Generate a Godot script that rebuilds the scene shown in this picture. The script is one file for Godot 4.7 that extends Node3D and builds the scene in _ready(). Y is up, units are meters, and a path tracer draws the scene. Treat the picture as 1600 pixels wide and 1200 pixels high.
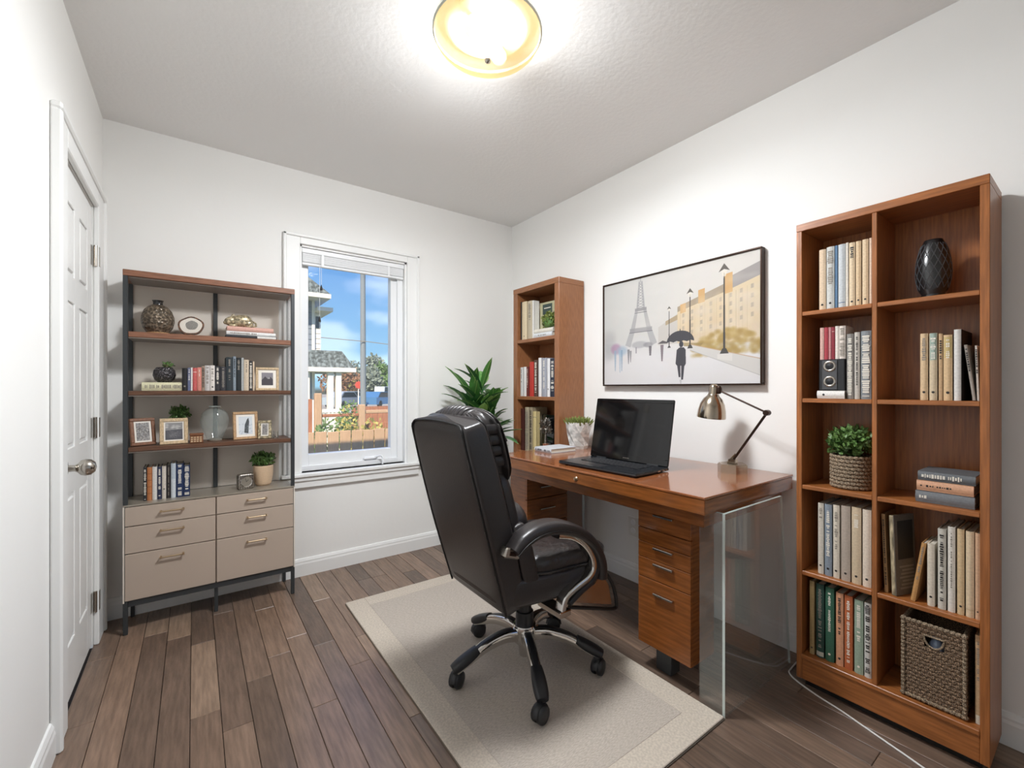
extends Node3D

# ---------------------------------------------------------------- helpers
class Buf:
	var v := PackedVector3Array()
	var n := PackedVector3Array()
	var t := PackedVector2Array()

var M := {}
var used := {}
var rng := RandomNumberGenerator.new()
var T := Transform3D.IDENTITY        # turns and places what the next parts are built from
var ORD := ["first", "second", "third", "fourth", "fifth", "sixth", "seventh", "eighth", "ninth", "tenth", "eleventh", "twelfth", "thirteenth", "fourteenth", "fifteenth", "sixteenth", "seventeenth"]

func V(x, y, z) -> Vector3:
	return Vector3(x, y, z)

func numbered(called: String) -> String:
	if not used.has(called):
		used[called] = 0
		return called
	used[called] += 1
	return "%s_%03d" % [called, used[called]]

func tag(o, label: String, category := "", group := "", kind := ""):
	if label != "": o.set_meta("label", label)
	if category != "": o.set_meta("category", category)
	if group != "": o.set_meta("group", group)
	if kind != "": o.set_meta("kind", kind)

func thing(called: String, label: String, category: String, at: Vector3, group := "", kind := "") -> Node3D:
	var o := Node3D.new()
	o.name = numbered(called)
	add_child(o, true)
	o.position = at
	tag(o, label, category, group, kind)
	return o

func structure(called: String, label: String, at := Vector3.ZERO) -> Node3D:
	return thing(called, label, called.split("_")[0], at, "", "structure")

func part(b: Buf, called: String, m, parent: Node) -> MeshInstance3D:
	var mi := MeshInstance3D.new()
	var off := Vector3.ZERO
	var p = parent
	while p != null and p != self:
		off += (p as Node3D).position
		p = p.get_parent()
	var vs := PackedVector3Array()
	var ns := PackedVector3Array()
	vs.resize(b.v.size())
	ns.resize(b.v.size())
	for i in b.v.size():
		vs[i] = T * b.v[i] - off
		ns[i] = (T.basis * b.n[i]).normalized()
	var a := []
	a.resize(Mesh.ARRAY_MAX)
	a[Mesh.ARRAY_VERTEX] = vs
	a[Mesh.ARRAY_NORMAL] = ns
	if b.t.size() == b.v.size(): a[Mesh.ARRAY_TEX_UV] = b.t
	var am := ArrayMesh.new()
	am.add_surface_from_arrays(Mesh.PRIMITIVE_TRIANGLES, a)
	mi.mesh = am
	mi.material_override = m if m is Material else M[m]
	var key := "%d/%s" % [parent.get_instance_id(), called]
	used[key] = used.get(key, -1) + 1
	mi.name = called if used[key] == 0 else "%s_%03d" % [called, used[key]]
	parent.add_child(mi, true)
	return mi

func tri(b: Buf, p0: Vector3, p1: Vector3, p2: Vector3, n: Vector3):
	if (p1 - p0).cross(p2 - p0).dot(n) > 0.0:
		b.v.append_array([p0, p2, p1])
	else:
		b.v.append_array([p0, p1, p2])
	b.n.append_array([n, n, n])

func quad(b: Buf, p0: Vector3, p1: Vector3, p2: Vector3, p3: Vector3, n: Vector3):
	tri(b, p0, p1, p2, n)
	tri(b, p0, p2, p3, n)

# box with chamfered edges, by centre and size
func box(b: Buf, c: Vector3, s: Vector3, bev := 0.0, bs := Basis()) -> Buf:
	var h := s * 0.5
	bev = minf(bev, minf(h.x, minf(h.y, h.z)) * 0.9)
	var corner := func(sx, sy, sz, k) -> Vector3:
		var q := Vector3(sx * (h.x - (0.0 if k == 0 else bev)), sy * (h.y - (0.0 if k == 1 else bev)), sz * (h.z - (0.0 if k == 2 else bev)))
		return c + bs * q
	for s1 in [-1, 1]:
		quad(b, corner.call(s1, -1, -1, 0), corner.call(s1, 1, -1, 0), corner.call(s1, 1, 1, 0), corner.call(s1, -1, 1, 0), bs * Vector3(s1, 0, 0))
		quad(b, corner.call(-1, s1, -1, 1), corner.call(1, s1, -1, 1), corner.call(1, s1, 1, 1), corner.call(-1, s1, 1, 1), bs * Vector3(0, s1, 0))
		quad(b, corner.call(-1, -1, s1, 2), corner.call(1, -1, s1, 2), corner.call(1, 1, s1, 2), corner.call(-1, 1, s1, 2), bs * Vector3(0, 0, s1))
		if bev > 0.0:
			for s2 in [-1, 1]:
				quad(b, corner.call(s1, s2, -1, 0), corner.call(s1, s2, 1, 0), corner.call(s1, s2, 1, 1), corner.call(s1, s2, -1, 1), bs * Vector3(s1, s2, 0).normalized())
				quad(b, corner.call(s1, -1, s2, 0), corner.call(s1, 1, s2, 0), corner.call(s1, 1, s2, 2), corner.call(s1, -1, s2, 2), bs * Vector3(s1, 0, s2).normalized())
				quad(b, corner.call(-1, s1, s2, 1), corner.call(1, s1, s2, 1), corner.call(1, s1, s2, 2), corner.call(-1, s1, s2, 2), bs * Vector3(0, s1, s2).normalized())
				for s3 in [-1, 1]:
					tri(b, corner.call(s1, s2, s3, 0), corner.call(s1, s2, s3, 1), corner.call(s1, s2, s3, 2), bs * Vector3(s1, s2, s3).normalized())
	return b

# box by its two corners
func bb(b: Buf, p: Vector3, q: Vector3, bev := 0.0) -> Buf:
	return box(b, (p + q) * 0.5, (q - p).abs(), bev)

# a sheet of points, smooth where faces meet at less than 60 degrees
func grid(b: Buf, P: Array, wrap_rows := false, wrap_cols := false, flip_auto := true) -> Buf:
	var R: int = P.size()
	var C: int = P[0].size()
	var rc := R if wrap_rows else R - 1
	var cc := C if wrap_cols else C - 1
	var F := []
	var mid := Vector3.ZERO
	for i in R:
		for j in C: mid += P[i][j]
	mid /= float(R * C)
	var out := 0.0
	for i in rc:
		var row := PackedVector3Array()
		var i1 := (i + 1) % R
		for j in cc:
			var j1 := (j + 1) % C
			var n: Vector3 = (P[i1][j1] - P[i][j]).cross(P[i][j1] - P[i1][j])
			out += n.dot((P[i][j] + P[i1][j1]) * 0.5 - mid)
			row.append(n)
		F.append(row)
	var sgn := -1.0 if (flip_auto and out < 0.0) else 1.0
	for i in rc:
		var i1 := (i + 1) % R
		for j in cc:
			var j1 := (j + 1) % C
			var own: Vector3 = F[i][j]
			if own.length_squared() < 1e-22: continue
			var on := own.normalized()
			var nn := []
			for k in 4:
				var ci: int = [i, i1, i1, i][k]
				var cj: int = [j, j, j1, j1][k]
				var acc := Vector3.ZERO
				for di in [-1, 0]:
					var fi: int = ci + di
					if wrap_rows: fi = (fi + rc) % rc
					elif fi < 0 or fi >= rc: continue
					for dj in [-1, 0]:
						var fj: int = cj + dj
						if wrap_cols: fj = (fj + cc) % cc
						elif fj < 0 or fj >= cc: continue
						var f: Vector3 = F[fi][fj]
						var l := f.length()
						if l > 1e-11 and f.dot(on) > 0.5 * l: acc += f
				nn.append((acc.normalized() if acc.length_squared() > 0.0 else on) * sgn)
			var ps := [P[i][j], P[i1][j], P[i1][j1], P[i][j1]]
			var os := on * sgn
			for tr in [[0, 1, 2], [0, 2, 3]]:
				var a0: int = tr[0]
				var a1: int = tr[1]
				var a2: int = tr[2]
				var x: Vector3 = (ps[a1] - ps[a0]).cross(ps[a2] - ps[a0])
				if x.length_squared() < 1e-22: continue
				if x.dot(os) > 0.0:
					var sw := a1
					a1 = a2
					a2 = sw
				b.v.append_array([ps[a0], ps[a1], ps[a2]])
				b.n.append_array([nn[a0], nn[a1], nn[a2]])
	return b

# profile of (radius, height) turned about an axis through c
func lathe(b: Buf, prof: Array, c: Vector3, seg := 20, bs := Basis()) -> Buf:
	var P := []
	for q in prof:
		var row := PackedVector3Array()
		for j in seg:
			var a := TAU * j / seg
			row.append(c + bs * Vector3(q.x * cos(a), q.y, q.x * sin(a)))
		P.append(row)
	return grid(b, P, false, true)

# a section carried along a path; rad: one Vector2 (across, sideways) or one for each point
func sweep(b: Buf, path: Array, rad, side := Vector3.ZERO, seg := 10, e := 1.0, caps := true) -> Buf:
	var P := []
	var n: int = path.size()
	var keep := side
	for i in n:
		var t: Vector3 = (path[mini(i + 1, n - 1)] - path[maxi(i - 1, 0)]).normalized()
		if keep == Vector3.ZERO:
			keep = t.cross(Vector3.UP) if absf(t.y) < 0.9 else t.cross(Vector3.RIGHT)
		var sd := (keep - t * keep.dot(t)).normalized()
		if side == Vector3.ZERO: keep = sd
		var up := sd.cross(t).normalized()
		var r: Vector2 = rad[i] if rad is Array else rad
		var row := PackedVector3Array()
		for j in seg:
			var a := TAU * j / seg
			var ca := cos(a)
			var sa := sin(a)
			row.append(path[i] + up * (r.x * signf(ca) * pow(absf(ca), e)) + sd * (r.y * signf(sa) * pow(absf(sa), e)))
		if caps and i == 0: P.append(ring_of(path[i], seg))
		P.append(row)
		if caps and i == n - 1: P.append(ring_of(path[i], seg))
	return grid(b, P, false, true)

func ring_of(p: Vector3, seg: int) -> PackedVector3Array:
	var r := PackedVector3Array()
	for j in seg: r.append(p)
	return r

func rod(b: Buf, p: Vector3, q: Vector3, r: float, seg := 10) -> Buf:
	return sweep(b, [p, q], Vector2(r, r), Vector3.ZERO, seg)

# smooth curve through points
func curve(pts: Array, steps := 6) -> Array:
	var out := []
	var n: int = pts.size()
	for i in n - 1:
		var p0: Vector3 = pts[maxi(i - 1, 0)]
		var p3: Vector3 = pts[mini(i + 2, n - 1)]
		for k in steps:
			out.append(pts[i].cubic_interpolate(pts[i + 1], p0, p3, float(k) / steps))
	out.append(pts[n - 1])
	return out

func pw(x: float, e: float) -> float:
	return signf(x) * pow(absf(x), e)

# cushion: superellipsoid with half sizes h; ruck: depth of gathered folds
func cushion(b: Buf, c: Vector3, h: Vector3, e1 := 0.5, e2 := 0.4, bs := Basis(), nu := 28, nv := 18, ruck := 0.0, folds := 9.0) -> Buf:
	var P := []
	for i in nv + 1:
		var v := -PI / 2 + PI * i / nv
		var row := PackedVector3Array()
		for j in nu:
			var u := TAU * j / nu
			var q := Vector3(pw(cos(v), e1) * pw(cos(u), e2), pw(sin(v), e1), pw(cos(v), e1) * pw(sin(u), e2))
			var k := 1.0
			if ruck > 0.0:
				k = 1.0 + ruck * sin(folds * u + 1.3 * sin(3.0 * u)) * pow(cos(v), 0.7 if ruck > 0.03 else 2.0) * (1.0 if ruck > 0.03 else 0.5 + 0.5 * sin(2.0 * u + v))
			row.append(c + bs * (q * h * Vector3(k, 1, k)))
		P.append(row)
	return grid(b, P, false, true)

# outline pushed along ax x ay by depth
func prism(b: Buf, poly: PackedVector2Array, o: Vector3, ax: Vector3, ay: Vector3, depth: Vector3) -> Buf:
	var dn := depth.normalized()
	var idx := Geometry2D.triangulate_polygon(poly)
	var at := func(q: Vector2) -> Vector3: return o + ax * q.x + ay * q.y
	for k in range(0, idx.size(), 3):
		var p0: Vector3 = at.call(poly[idx[k]])
		var p1: Vector3 = at.call(poly[idx[k + 1]])
		var p2: Vector3 = at.call(poly[idx[k + 2]])
		tri(b, p0, p1, p2, -dn)
		tri(b, p0 + depth, p1 + depth, p2 + depth, dn)
	var area := 0.0
	for k in poly.size(): area += poly[k].cross(poly[(k + 1) % poly.size()])
	for k in poly.size():
		var p: Vector2 = poly[k]
		var q: Vector2 = poly[(k + 1) % poly.size()]
		var d := (q - p)
		var o2 := Vector2(d.y, -d.x) * signf(area)
		quad(b, at.call(p), at.call(q), at.call(q) + depth, at.call(p) + depth, (ax * o2.x + ay * o2.y).normalized())
	return b

# flat rectangle that carries a picture
func picture(b: Buf, o: Vector3, ax: Vector3, ay: Vector3) -> Buf:
	var n := ax.cross(ay).normalized()
	for f in [[0, 0], [0, 1], [1, 1], [0, 0], [1, 1], [1, 0]]:
		b.v.append(o + ax * f[0] + ay * f[1])
		b.n.append(n)
		b.t.append(Vector2(f[0], 1 - f[1]))
	return b

func leaf(b: Buf, base: Vector3, dir: Vector3, up: Vector3, length: float, width: float, droop := 0.3, rows := 6, fold := 0.25) -> Array:
	var mid := []
	dir = dir.normalized()
	var side := dir.cross(up)
	side = side.normalized() if side.length() > 0.01 else Vector3.RIGHT
	var P := []
	var p := base
	var d := dir
	for i in rows + 1:
		var t := float(i) / rows
		var w := width * 0.5 * pow(sin(PI * clampf(t * 0.93 + 0.05, 0, 1)), 0.8) * (1.0 - 0.25 * t)
		if i == rows: w = 0.0004
		var nrm := side.cross(d).normalized()
		mid.append(p)
		P.append(PackedVector3Array([p - side * w + nrm * w * fold, p, p + side * w + nrm * w * fold]))
		d = (d + Vector3.DOWN * droop * 2.0 / rows * t).normalized()
		p += d * length / rows
	grid(b, P, false, false, false)
	return mid

# many small leaves filling an ellipsoid
func foliage(b: Buf, c: Vector3, r: Vector3, n: int, size: float):
	for i in n:
		var d := Vector3(rng.randfn(), rng.randfn(), rng.randfn()).normalized()
		var p := c + d * r * pow(rng.randf(), 0.4)
		var a := Vector3(rng.randfn(), rng.randfn() + 0.6, rng.randfn()).normalized()
		var s := a.cross(Vector3(rng.randfn(), rng.randfn(), rng.randfn())).normalized()
		var l := size * rng.randf_range(0.6, 1.3)
		var nn := a.cross(s).normalized()
		var q := [p, p + a * l * 0.5 + s * l * 0.28, p + a * l, p + a * l * 0.5 - s * l * 0.28]
		tri(b, q[0], q[1], q[2], nn)
		tri(b, q[0], q[2], q[3], nn)

# ---------------------------------------------------------------- pictures and patterns
class Pic:
	var im: Image
	func _init(w: int, h: int, c: Color):
		im = Image.create(w, h, false, Image.FORMAT_RGB8)
		im.fill(c)
	func dab(x: int, y: int, c: Color, a: float):
		if x < 0 or y < 0 or x >= im.get_width() or y >= im.get_height(): return
		im.set_pixel(x, y, im.get_pixel(x, y).lerp(c, a))
	func poly(pts: PackedVector2Array, c: Color, a := 1.0):
		var lo := pts[0]
		var hi := pts[0]
		for p in pts:
			lo = lo.min(p)
			hi = hi.max(p)
		for y in range(maxi(0, int(lo.y)), mini(im.get_height(), int(hi.y) + 1)):
			var xs := []
			for k in pts.size():
				var p: Vector2 = pts[k]
				var q: Vector2 = pts[(k + 1) % pts.size()]
				if (p.y <= y + 0.5) != (q.y <= y + 0.5):
					xs.append(p.x + (y + 0.5 - p.y) / (q.y - p.y) * (q.x - p.x))
			xs.sort()
			for k in range(0, xs.size() - 1, 2):
				for x in range(int(xs[k]), int(xs[k + 1]) + 1): dab(x, y, c, a)
	func line(p: Vector2, q: Vector2, w: float, c: Color, a := 1.0, w2 := -1.0):
		if w2 < 0.0: w2 = w
		var d := (q - p).normalized()
		var s := Vector2(-d.y, d.x) * 0.5
		poly(PackedVector2Array([p + s * w, q + s * w2, q - s * w2, p - s * w]), c, a)
	func blob(p: Vector2, r: Vector2, c: Color, a := 1.0, soft := 0.5):
		for y in range(int(p.y - r.y), int(p.y + r.y) + 1):
			for x in range(int(p.x - r.x), int(p.x + r.x) + 1):
				var d := Vector2((x - p.x) / r.x, (y - p.y) / r.y).length()
				if d < 1.0: dab(x, y, c, a * clampf((1.0 - d) / maxf(soft, 0.01), 0, 1))
	func tex() -> ImageTexture:
		return ImageTexture.create_from_image(im)

func noise(seed_: int, freq: float, octaves := 4, kind := FastNoiseLite.TYPE_SIMPLEX_SMOOTH) -> FastNoiseLite:
	var n := FastNoiseLite.new()
	n.seed = seed_
	n.noise_type = kind
	n.frequency = freq
	n.fractal_octaves = octaves
	return n

# grey image that repeats, between lo and hi
func grey_tex(n: FastNoiseLite, size: int, lo: float, hi: float, sharp := 1.0) -> ImageTexture:
	var im := n.get_seamless_image(size, size)
	var o := Image.create(size, size, false, Image.FORMAT_RGB8)
	for y in size:
		for x in size:
			var f := clampf((im.get_pixel(x, y).r - 0.5) * sharp + 0.5, 0, 1)
			var g := lerpf(lo, hi, f)
			o.set_pixel(x, y, Color(g, g, g))
	return ImageTexture.create_from_image(o)

func bump_tex(n: FastNoiseLite, size: int, strength: float) -> ImageTexture:
	var im := n.get_seamless_image(size, size)
	im.convert(Image.FORMAT_RGBA8)
	im.bump_map_to_normal_map(strength)
	return ImageTexture.create_from_image(im)

func mat(key: String, c: Color, rough: float, metal := 0.0, o := {}) -> StandardMaterial3D:
	var m := StandardMaterial3D.new()
	m.resource_name = key
	m.albedo_color = c
	m.roughness = rough
	m.metallic = metal
	if o.has("spec"): m.metallic_specular = o.spec
	if o.has("tex"): m.albedo_texture = o.tex
	if o.has("normal"):
		m.normal_enabled = true
		m.normal_texture = o.normal
		m.normal_scale = o.get("depth", 1.0)
	if o.has("height"):
		m.heightmap_enabled = true
		m.heightmap_texture = o.height
		m.heightmap_scale = o.get("relief", 0.2)
	if o.has("scale"):
		m.uv1_triplanar = true
		m.uv1_world_triplanar = o.get("world", false)
		m.uv1_scale = o.scale
		m.uv1_triplanar_sharpness = 8.0
	if o.has("offset"): m.uv1_offset = o.offset
	if o.has("coat"):
		m.clearcoat_enabled = true
		m.clearcoat = o.coat
		m.clearcoat_roughness = o.get("coat_rough", 0.1)
	if o.has("alpha"):
		m.transparency = BaseMaterial3D.TRANSPARENCY_ALPHA
		m.albedo_color.a = o.alpha
	if o.has("glow"):
		m.emission_enabled = true
		m.emission = o.glow
		m.emission_energy_multiplier = o.get("power", 1.0)
	if o.has("back"):
		m.backlight_enabled = true
		m.backlight = o.back
	if o.has("refract"):
		m.refraction_enabled = true
		m.refraction_scale = o.refract
	m.cull_mode = BaseMaterial3D.CULL_DISABLED if o.get("both", false) else BaseMaterial3D.CULL_BACK
	M[key] = m
	return m

func plain(c: Color, rough := 0.6) -> StandardMaterial3D:
	var key := "plain %s %.2f" % [c.to_html(), rough]
	if not M.has(key): mat(key, c, rough, 0.0, {"tex": M.paper_tex, "scale": V(9, 9, 9)})
	return M[key]

func hexc(s: String) -> Color:
	return Color.html(s)

func make_materials():
	var grain := grey_tex(noise(3, 0.012, 5), 512, 0.82, 1.0, 1.6)
	var grain_fine := grey_tex(noise(5, 0.03, 4), 512, 0.82, 1.0, 1.5)
	var mottled := grey_tex(noise(8, 0.015, 5), 256, 0.55, 1.0, 1.8)
	var grain_bump := bump_tex(noise(5, 0.03, 4), 512, 3.0)
	M.paper_tex = grey_tex(noise(11, 0.05, 3), 256, 0.93, 1.0, 1.4)
	var rough_bump := bump_tex(noise(21, 0.03, 4), 512, 4.0)
	var leather_bump := bump_tex(noise(31, 0.045, 2, FastNoiseLite.TYPE_CELLULAR), 512, 4.0)
	var crease_bump := bump_tex(noise(33, 0.012, 3), 512, 9.0)
	var weave := bump_tex(noise(41, 0.05, 1, FastNoiseLite.TYPE_CELLULAR), 256, 9.0)
	mat("wall_paint", hexc("f6f5f2"), 0.75, 0.0, {"normal": rough_bump, "depth": 0.05, "scale": V(1.5, 1.5, 1.5), "world": true, "spec": 0.25})
	mat("ceiling_paint", hexc("f4f3f1"), 0.9, 0.0, {"normal": rough_bump, "depth": 0.16, "scale": V(2.2, 2.2, 2.2), "world": true, "spec": 0.2})
	mat("trim_paint", hexc("f4f4f2"), 0.4, 0.0, {"spec": 0.45})
	mat("vinyl", hexc("f4f5f6"), 0.35, 0.0, {"spec": 0.45})
	mat("subfloor", hexc("1d1512"), 0.9)
	var tones := ["8c7463", "826b5b", "957a67", "776254", "8a715f", "7d695c", "9a816d", "6e5b4e"]
	for i in tones.size():
		mat("plank%d" % i, hexc(tones[i]), 0.29, 0.0, {"tex": grain, "normal": grain_bump, "depth": 0.2, "scale": V(8, 8, 0.75), "offset": V(0.37 * i, 0, 0.53 * i), "world": true, "spec": 0.5})
	# reddish furniture wood, grain upright / along z / along x
	for k in ["y", "z", "x"]:
		var sc := {"y": V(13, 0.8, 13), "z": V(13, 13, 0.8), "x": V(0.8, 13, 13)}
		mat("cherry_" + k, hexc("a56e48"), 0.3, 0.0, {"tex": grain_fine, "normal": grain_bump, "depth": 0.12, "scale": sc[k], "spec": 0.5})
		mat("walnut_" + k, hexc("ae6b39"), 0.33, 0.0, {"tex": grain, "normal": grain_bump, "depth": 0.12, "scale": sc[k], "spec": 0.5})
	mat("desk_wood", hexc("9c5d36"), 0.16, 0.0, {"tex": grain_fine, "scale": V(7, 7, 0.7), "spec": 0.55, "coat": 0.5, "coat_rough": 0.08})
	mat("desk_front", hexc("935628"), 0.22, 0.0, {"tex": grain, "scale": V(0.9, 9, 0.8), "spec": 0.5, "coat": 0.3, "coat_rough": 0.1})
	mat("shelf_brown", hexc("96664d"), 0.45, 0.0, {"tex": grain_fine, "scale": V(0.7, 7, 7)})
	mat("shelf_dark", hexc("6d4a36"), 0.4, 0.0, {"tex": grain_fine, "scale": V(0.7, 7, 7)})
	mat("taupe_lacquer", hexc("b9a899"), 0.42, 0.0, {"spec": 0.45})
	mat("taupe_panel", hexc("ded4c8"), 0.6)
	mat("black_steel", hexc("3b3e40"), 0.42, 0.15)
	mat("dark_glass", hexc("948b7d"), 0.06, 0.0, {"spec": 0.7})
	mat("shelf_tray", hexc("857b72"), 0.5)
	mat("champagne", hexc("c8b294"), 0.28, 1.0)
	mat("chrome", hexc("d8d6d2"), 0.09, 1.0)
	mat("satin_nickel", hexc("b9b3aa"), 0.24, 1.0)
	mat("brass_nickel", hexc("b3a695"), 0.18, 1.0)
	mat("brown_metal", hexc("3a2a22"), 0.35, 0.7)
	mat("leather", hexc("2a2626"), 0.36, 0.0, {"normal": leather_bump, "depth": 0.22, "scale": V(7, 7, 7), "spec": 0.55})
	mat("creased_leather", hexc("272323"), 0.33, 0.0, {"normal": crease_bump, "depth": 0.5, "scale": V(2.6, 2.6, 5), "spec": 0.55})
	mat("stitching", hexc("0e0d0d"), 0.5)
	mat("black_plastic", hexc("1e1f22"), 0.38, 0.0, {"spec": 0.5})
	mat("gloss_black", hexc("0b0b0d"), 0.06, 0.0, {"spec": 0.6})
	mat("laptop_deck", hexc("23262b"), 0.25, 0.3)
	mat("rug_field", hexc("c3b8ac"), 0.95, 0.0, {"tex": grey_tex(noise(61, 0.05, 4), 512, 0.88, 1.0, 1.5), "normal": rough_bump, "depth": 0.6, "scale": V(2.2, 9, 9), "world": true, "spec": 0.1})
	mat("rug_border", hexc("cec2b3"), 0.95, 0.0, {"tex": grey_tex(noise(63, 0.06, 3), 256, 0.9, 1.0, 1.5), "normal": rough_bump, "depth": 0.6, "scale": V(6, 6, 6), "world": true, "spec": 0.1})
	mat("rug_edge", hexc("6f655a"), 0.95)
	mat("clear_pane", hexc("eef6f4"), 0.0, 0.0, {"alpha": 0.04, "spec": 0.08})
	mat("green_pane", hexc("cdd8d2"), 0.0, 0.0, {"alpha": 0.07, "spec": 0.5})
	mat("glass_edge", hexc("cfd9d4"), 0.1, 0.0, {"spec": 0.7})
	mat("thin_glass", hexc("cfdad5"), 0.02, 0.0, {"alpha": 0.2, "spec": 0.8, "both": true})
	mat("lamp_glass", hexc("5a4a30"), 0.35, 0.0, {"glow": hexc("ffd48c"), "power": 0.9, "alpha": 0.82, "spec": 0.2, "both": true})
	mat("lamp_bulb", hexc("fff6e4"), 0.3, 0.0, {"glow": hexc("fff1d6"), "power": 5.0})
	mat("white_cable", hexc("e8e6e1"), 0.5)
	mat("crackle", hexc("94836f"), 0.32, 0.3, {"tex": grey_tex(noise(71, 0.05, 2, FastNoiseLite.TYPE_CELLULAR), 256, 0.55, 1.0, 2.2), "normal": weave, "depth": 0.8, "scale": V(7, 7, 7)})
	mat("dark_crackle", hexc("6e686b"), 0.35, 0.2, {"tex": grey_tex(noise(73, 0.07, 2, FastNoiseLite.TYPE_CELLULAR), 256, 0.3, 1.0, 2.5), "normal": weave, "depth": 0.8, "scale": V(9, 9, 9)})
	mat("black_ceramic", hexc("1c1c1d"), 0.22, 0.0, {"spec": 0.6})
	mat("old_gold", hexc("dccba6"), 0.36, 0.35, {"tex": mottled, "scale": V(14, 14, 14)})
	mat("agate_rim", hexc("7a5238"), 0.4, 0.0, {"tex": mottled, "scale": V(14, 14, 14)})
	mat("agate_white", hexc("e6ded2"), 0.3, 0.0, {"tex": M.paper_tex, "scale": V(16, 16, 16)})
	mat("agate_core", hexc("b8b3ab"), 0.35, 0.0, {"tex": grey_tex(noise(75, 0.08, 3), 256, 0.4, 1.0, 2.2), "scale": V(20, 20, 20)})
	mat("oak", hexc("cfa77c"), 0.5, 0.0, {"tex": grain_fine, "scale": V(9, 3, 9)})
	mat("pale_oak", hexc("e0c49d"), 0.5, 0.0, {"tex": grain_fine, "scale": V(9, 3, 9)})
	mat("dark_oak", hexc("8a5a3c"), 0.45, 0.0, {"tex": grain_fine, "scale": V(9, 3, 9)})
	mat("mount_board", hexc("f2ece2"), 0.8)
	mat("page_edge", hexc("e9e0cf"), 0.85, 0.0, {"tex": grain_fine, "scale": V(40, 2, 40)})
	mat("old_page", hexc("cdbb98"), 0.85, 0.0, {"tex": mottled, "scale": V(12, 3, 12)})
	mat("ink", hexc("2a2725"), 0.6)
	mat("ink_pale", hexc("e4ddd0"), 0.6)
	mat("ink_grey", hexc("8b8378"), 0.6)
	mat("soil", hexc("2b221b"), 1.0)
	mat("leaf_dark", hexc("3f7344"), 0.35, 0.0, {"tex": M.paper_tex, "scale": V(5, 5, 5), "both": true, "back": hexc("1c3a10")})
	mat("leaf_mid", hexc("66a356"), 0.35, 0.0, {"tex": M.paper_tex, "scale": V(5, 5, 5), "both": true, "back": hexc("2a5216")})
	mat("leaf_bright", hexc("a5cc78"), 0.35, 0.0, {"tex": M.paper_tex, "scale": V(5, 5, 5), "both": true, "back": hexc("3c6a1c")})
	mat("herb", hexc("7ba457"), 0.5, 0.0, {"tex": mottled, "scale": V(30, 30, 30), "both": true, "back": hexc("25451a")})
	mat("succulent", hexc("9aa855"), 0.5, 0.0, {"tex": mottled, "scale": V(30, 30, 30), "both": true, "back": hexc("3f4f1a")})
	mat("twig", hexc("8d7d5c"), 0.7)
	mat("marble", hexc("dedad4"), 0.25, 0.0, {"tex": grey_tex(noise(81, 0.012, 5), 256, 0.8, 1.0, 2.2), "scale": V(6, 6, 6), "spec": 0.5})
	mat("wood_pot", hexc("dcbd9c"), 0.6, 0.0, {"tex": M.paper_tex, "scale": V(12, 12, 12)})
	mat("wicker", hexc("ab8c6f"), 0.8, 0.0, {"tex": grey_tex(noise(85, 0.06, 2), 256, 0.3, 1.0, 1.8), "scale": V(16, 16, 16)})
	mat("wicker_pale", hexc("c4ab8d"), 0.8, 0.0, {"tex": grey_tex(noise(87, 0.06, 2), 256, 0.35, 1.0, 1.8), "scale": V(16, 16, 16)})
	mat("speaker_grey", hexc("4a4a4c"), 0.5)
	mat("white_plastic", hexc("ecebe7"), 0.4)
	mat("silver_leaf", hexc("cfc6bb"), 0.3, 0.9, {"tex": mottled, "scale": V(30, 30, 30)})
	# outdoors
	mat("cedar", hexc("bd9f82"), 0.8, 0.0, {"tex": M.paper_tex, "scale": V(4, 0.5, 4)})
	mat("red_cedar", hexc("b0765a"), 0.8, 0.0, {"tex": grain, "scale": V(4, 0.5, 4)})
	mat("siding_blue", hexc("7c8796"), 0.7)
	mat("siding_white", hexc("e8e6e0"), 0.6)
	mat("shingle", hexc("8a979c"), 0.9, 0.0, {"tex": mottled, "scale": V(2, 2, 2)})
	mat("road", hexc("9a9890"), 0.9)
	mat("lawn", hexc("7f8a56"), 0.95, 0.0, {"tex": mottled, "scale": V(1, 1, 1), "world": true})
	mat("pole_wood", hexc("7d8790"), 0.8)
	mat("crown_green", hexc("5d7d48"), 0.8, 0.0, {"both": true, "back": hexc("2a3d18")})
	mat("crown_grey", hexc("7d8a80"), 0.8, 0.0, {"both": true, "back": hexc("2a3028")})
	mat("crown_yellow", hexc("a8a15c"), 0.8, 0.0, {"both": true, "back": hexc("4a4a1c")})
	mat("crown_rust", hexc("8b6a52"), 0.8, 0.0, {"both": true, "back": hexc("3a2414")})
	mat("car_blue", hexc("4d7fae"), 0.25, 0.3)
	mat("car_silver", hexc("b4c2cc"), 0.25, 0.4)
	mat("car_white", hexc("b9c6d2"), 0.3)
	mat("car_glass", hexc("2a3640"), 0.05)
	mat("sign_red", hexc("c24a3c"), 0.5)

# ---------------------------------------------------------------- scene
const LAMP_COLOR := Color(0.945, 0.96, 0.975)
const LAMP_GLOW := 0.8      # what spreads sideways from the bowl
const LAMP_DOWN := 3.55      # what falls out of the bowl downwards
var CABLE := [[2.05, -0.79], [1.983, -0.785], [1.945, -0.778], [1.915, -0.74], [1.885, -0.66], [1.865, -0.58], [1.838, -0.5], [1.805, -0.4], [1.775, -0.3], [1.75, -0.1]]

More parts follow.
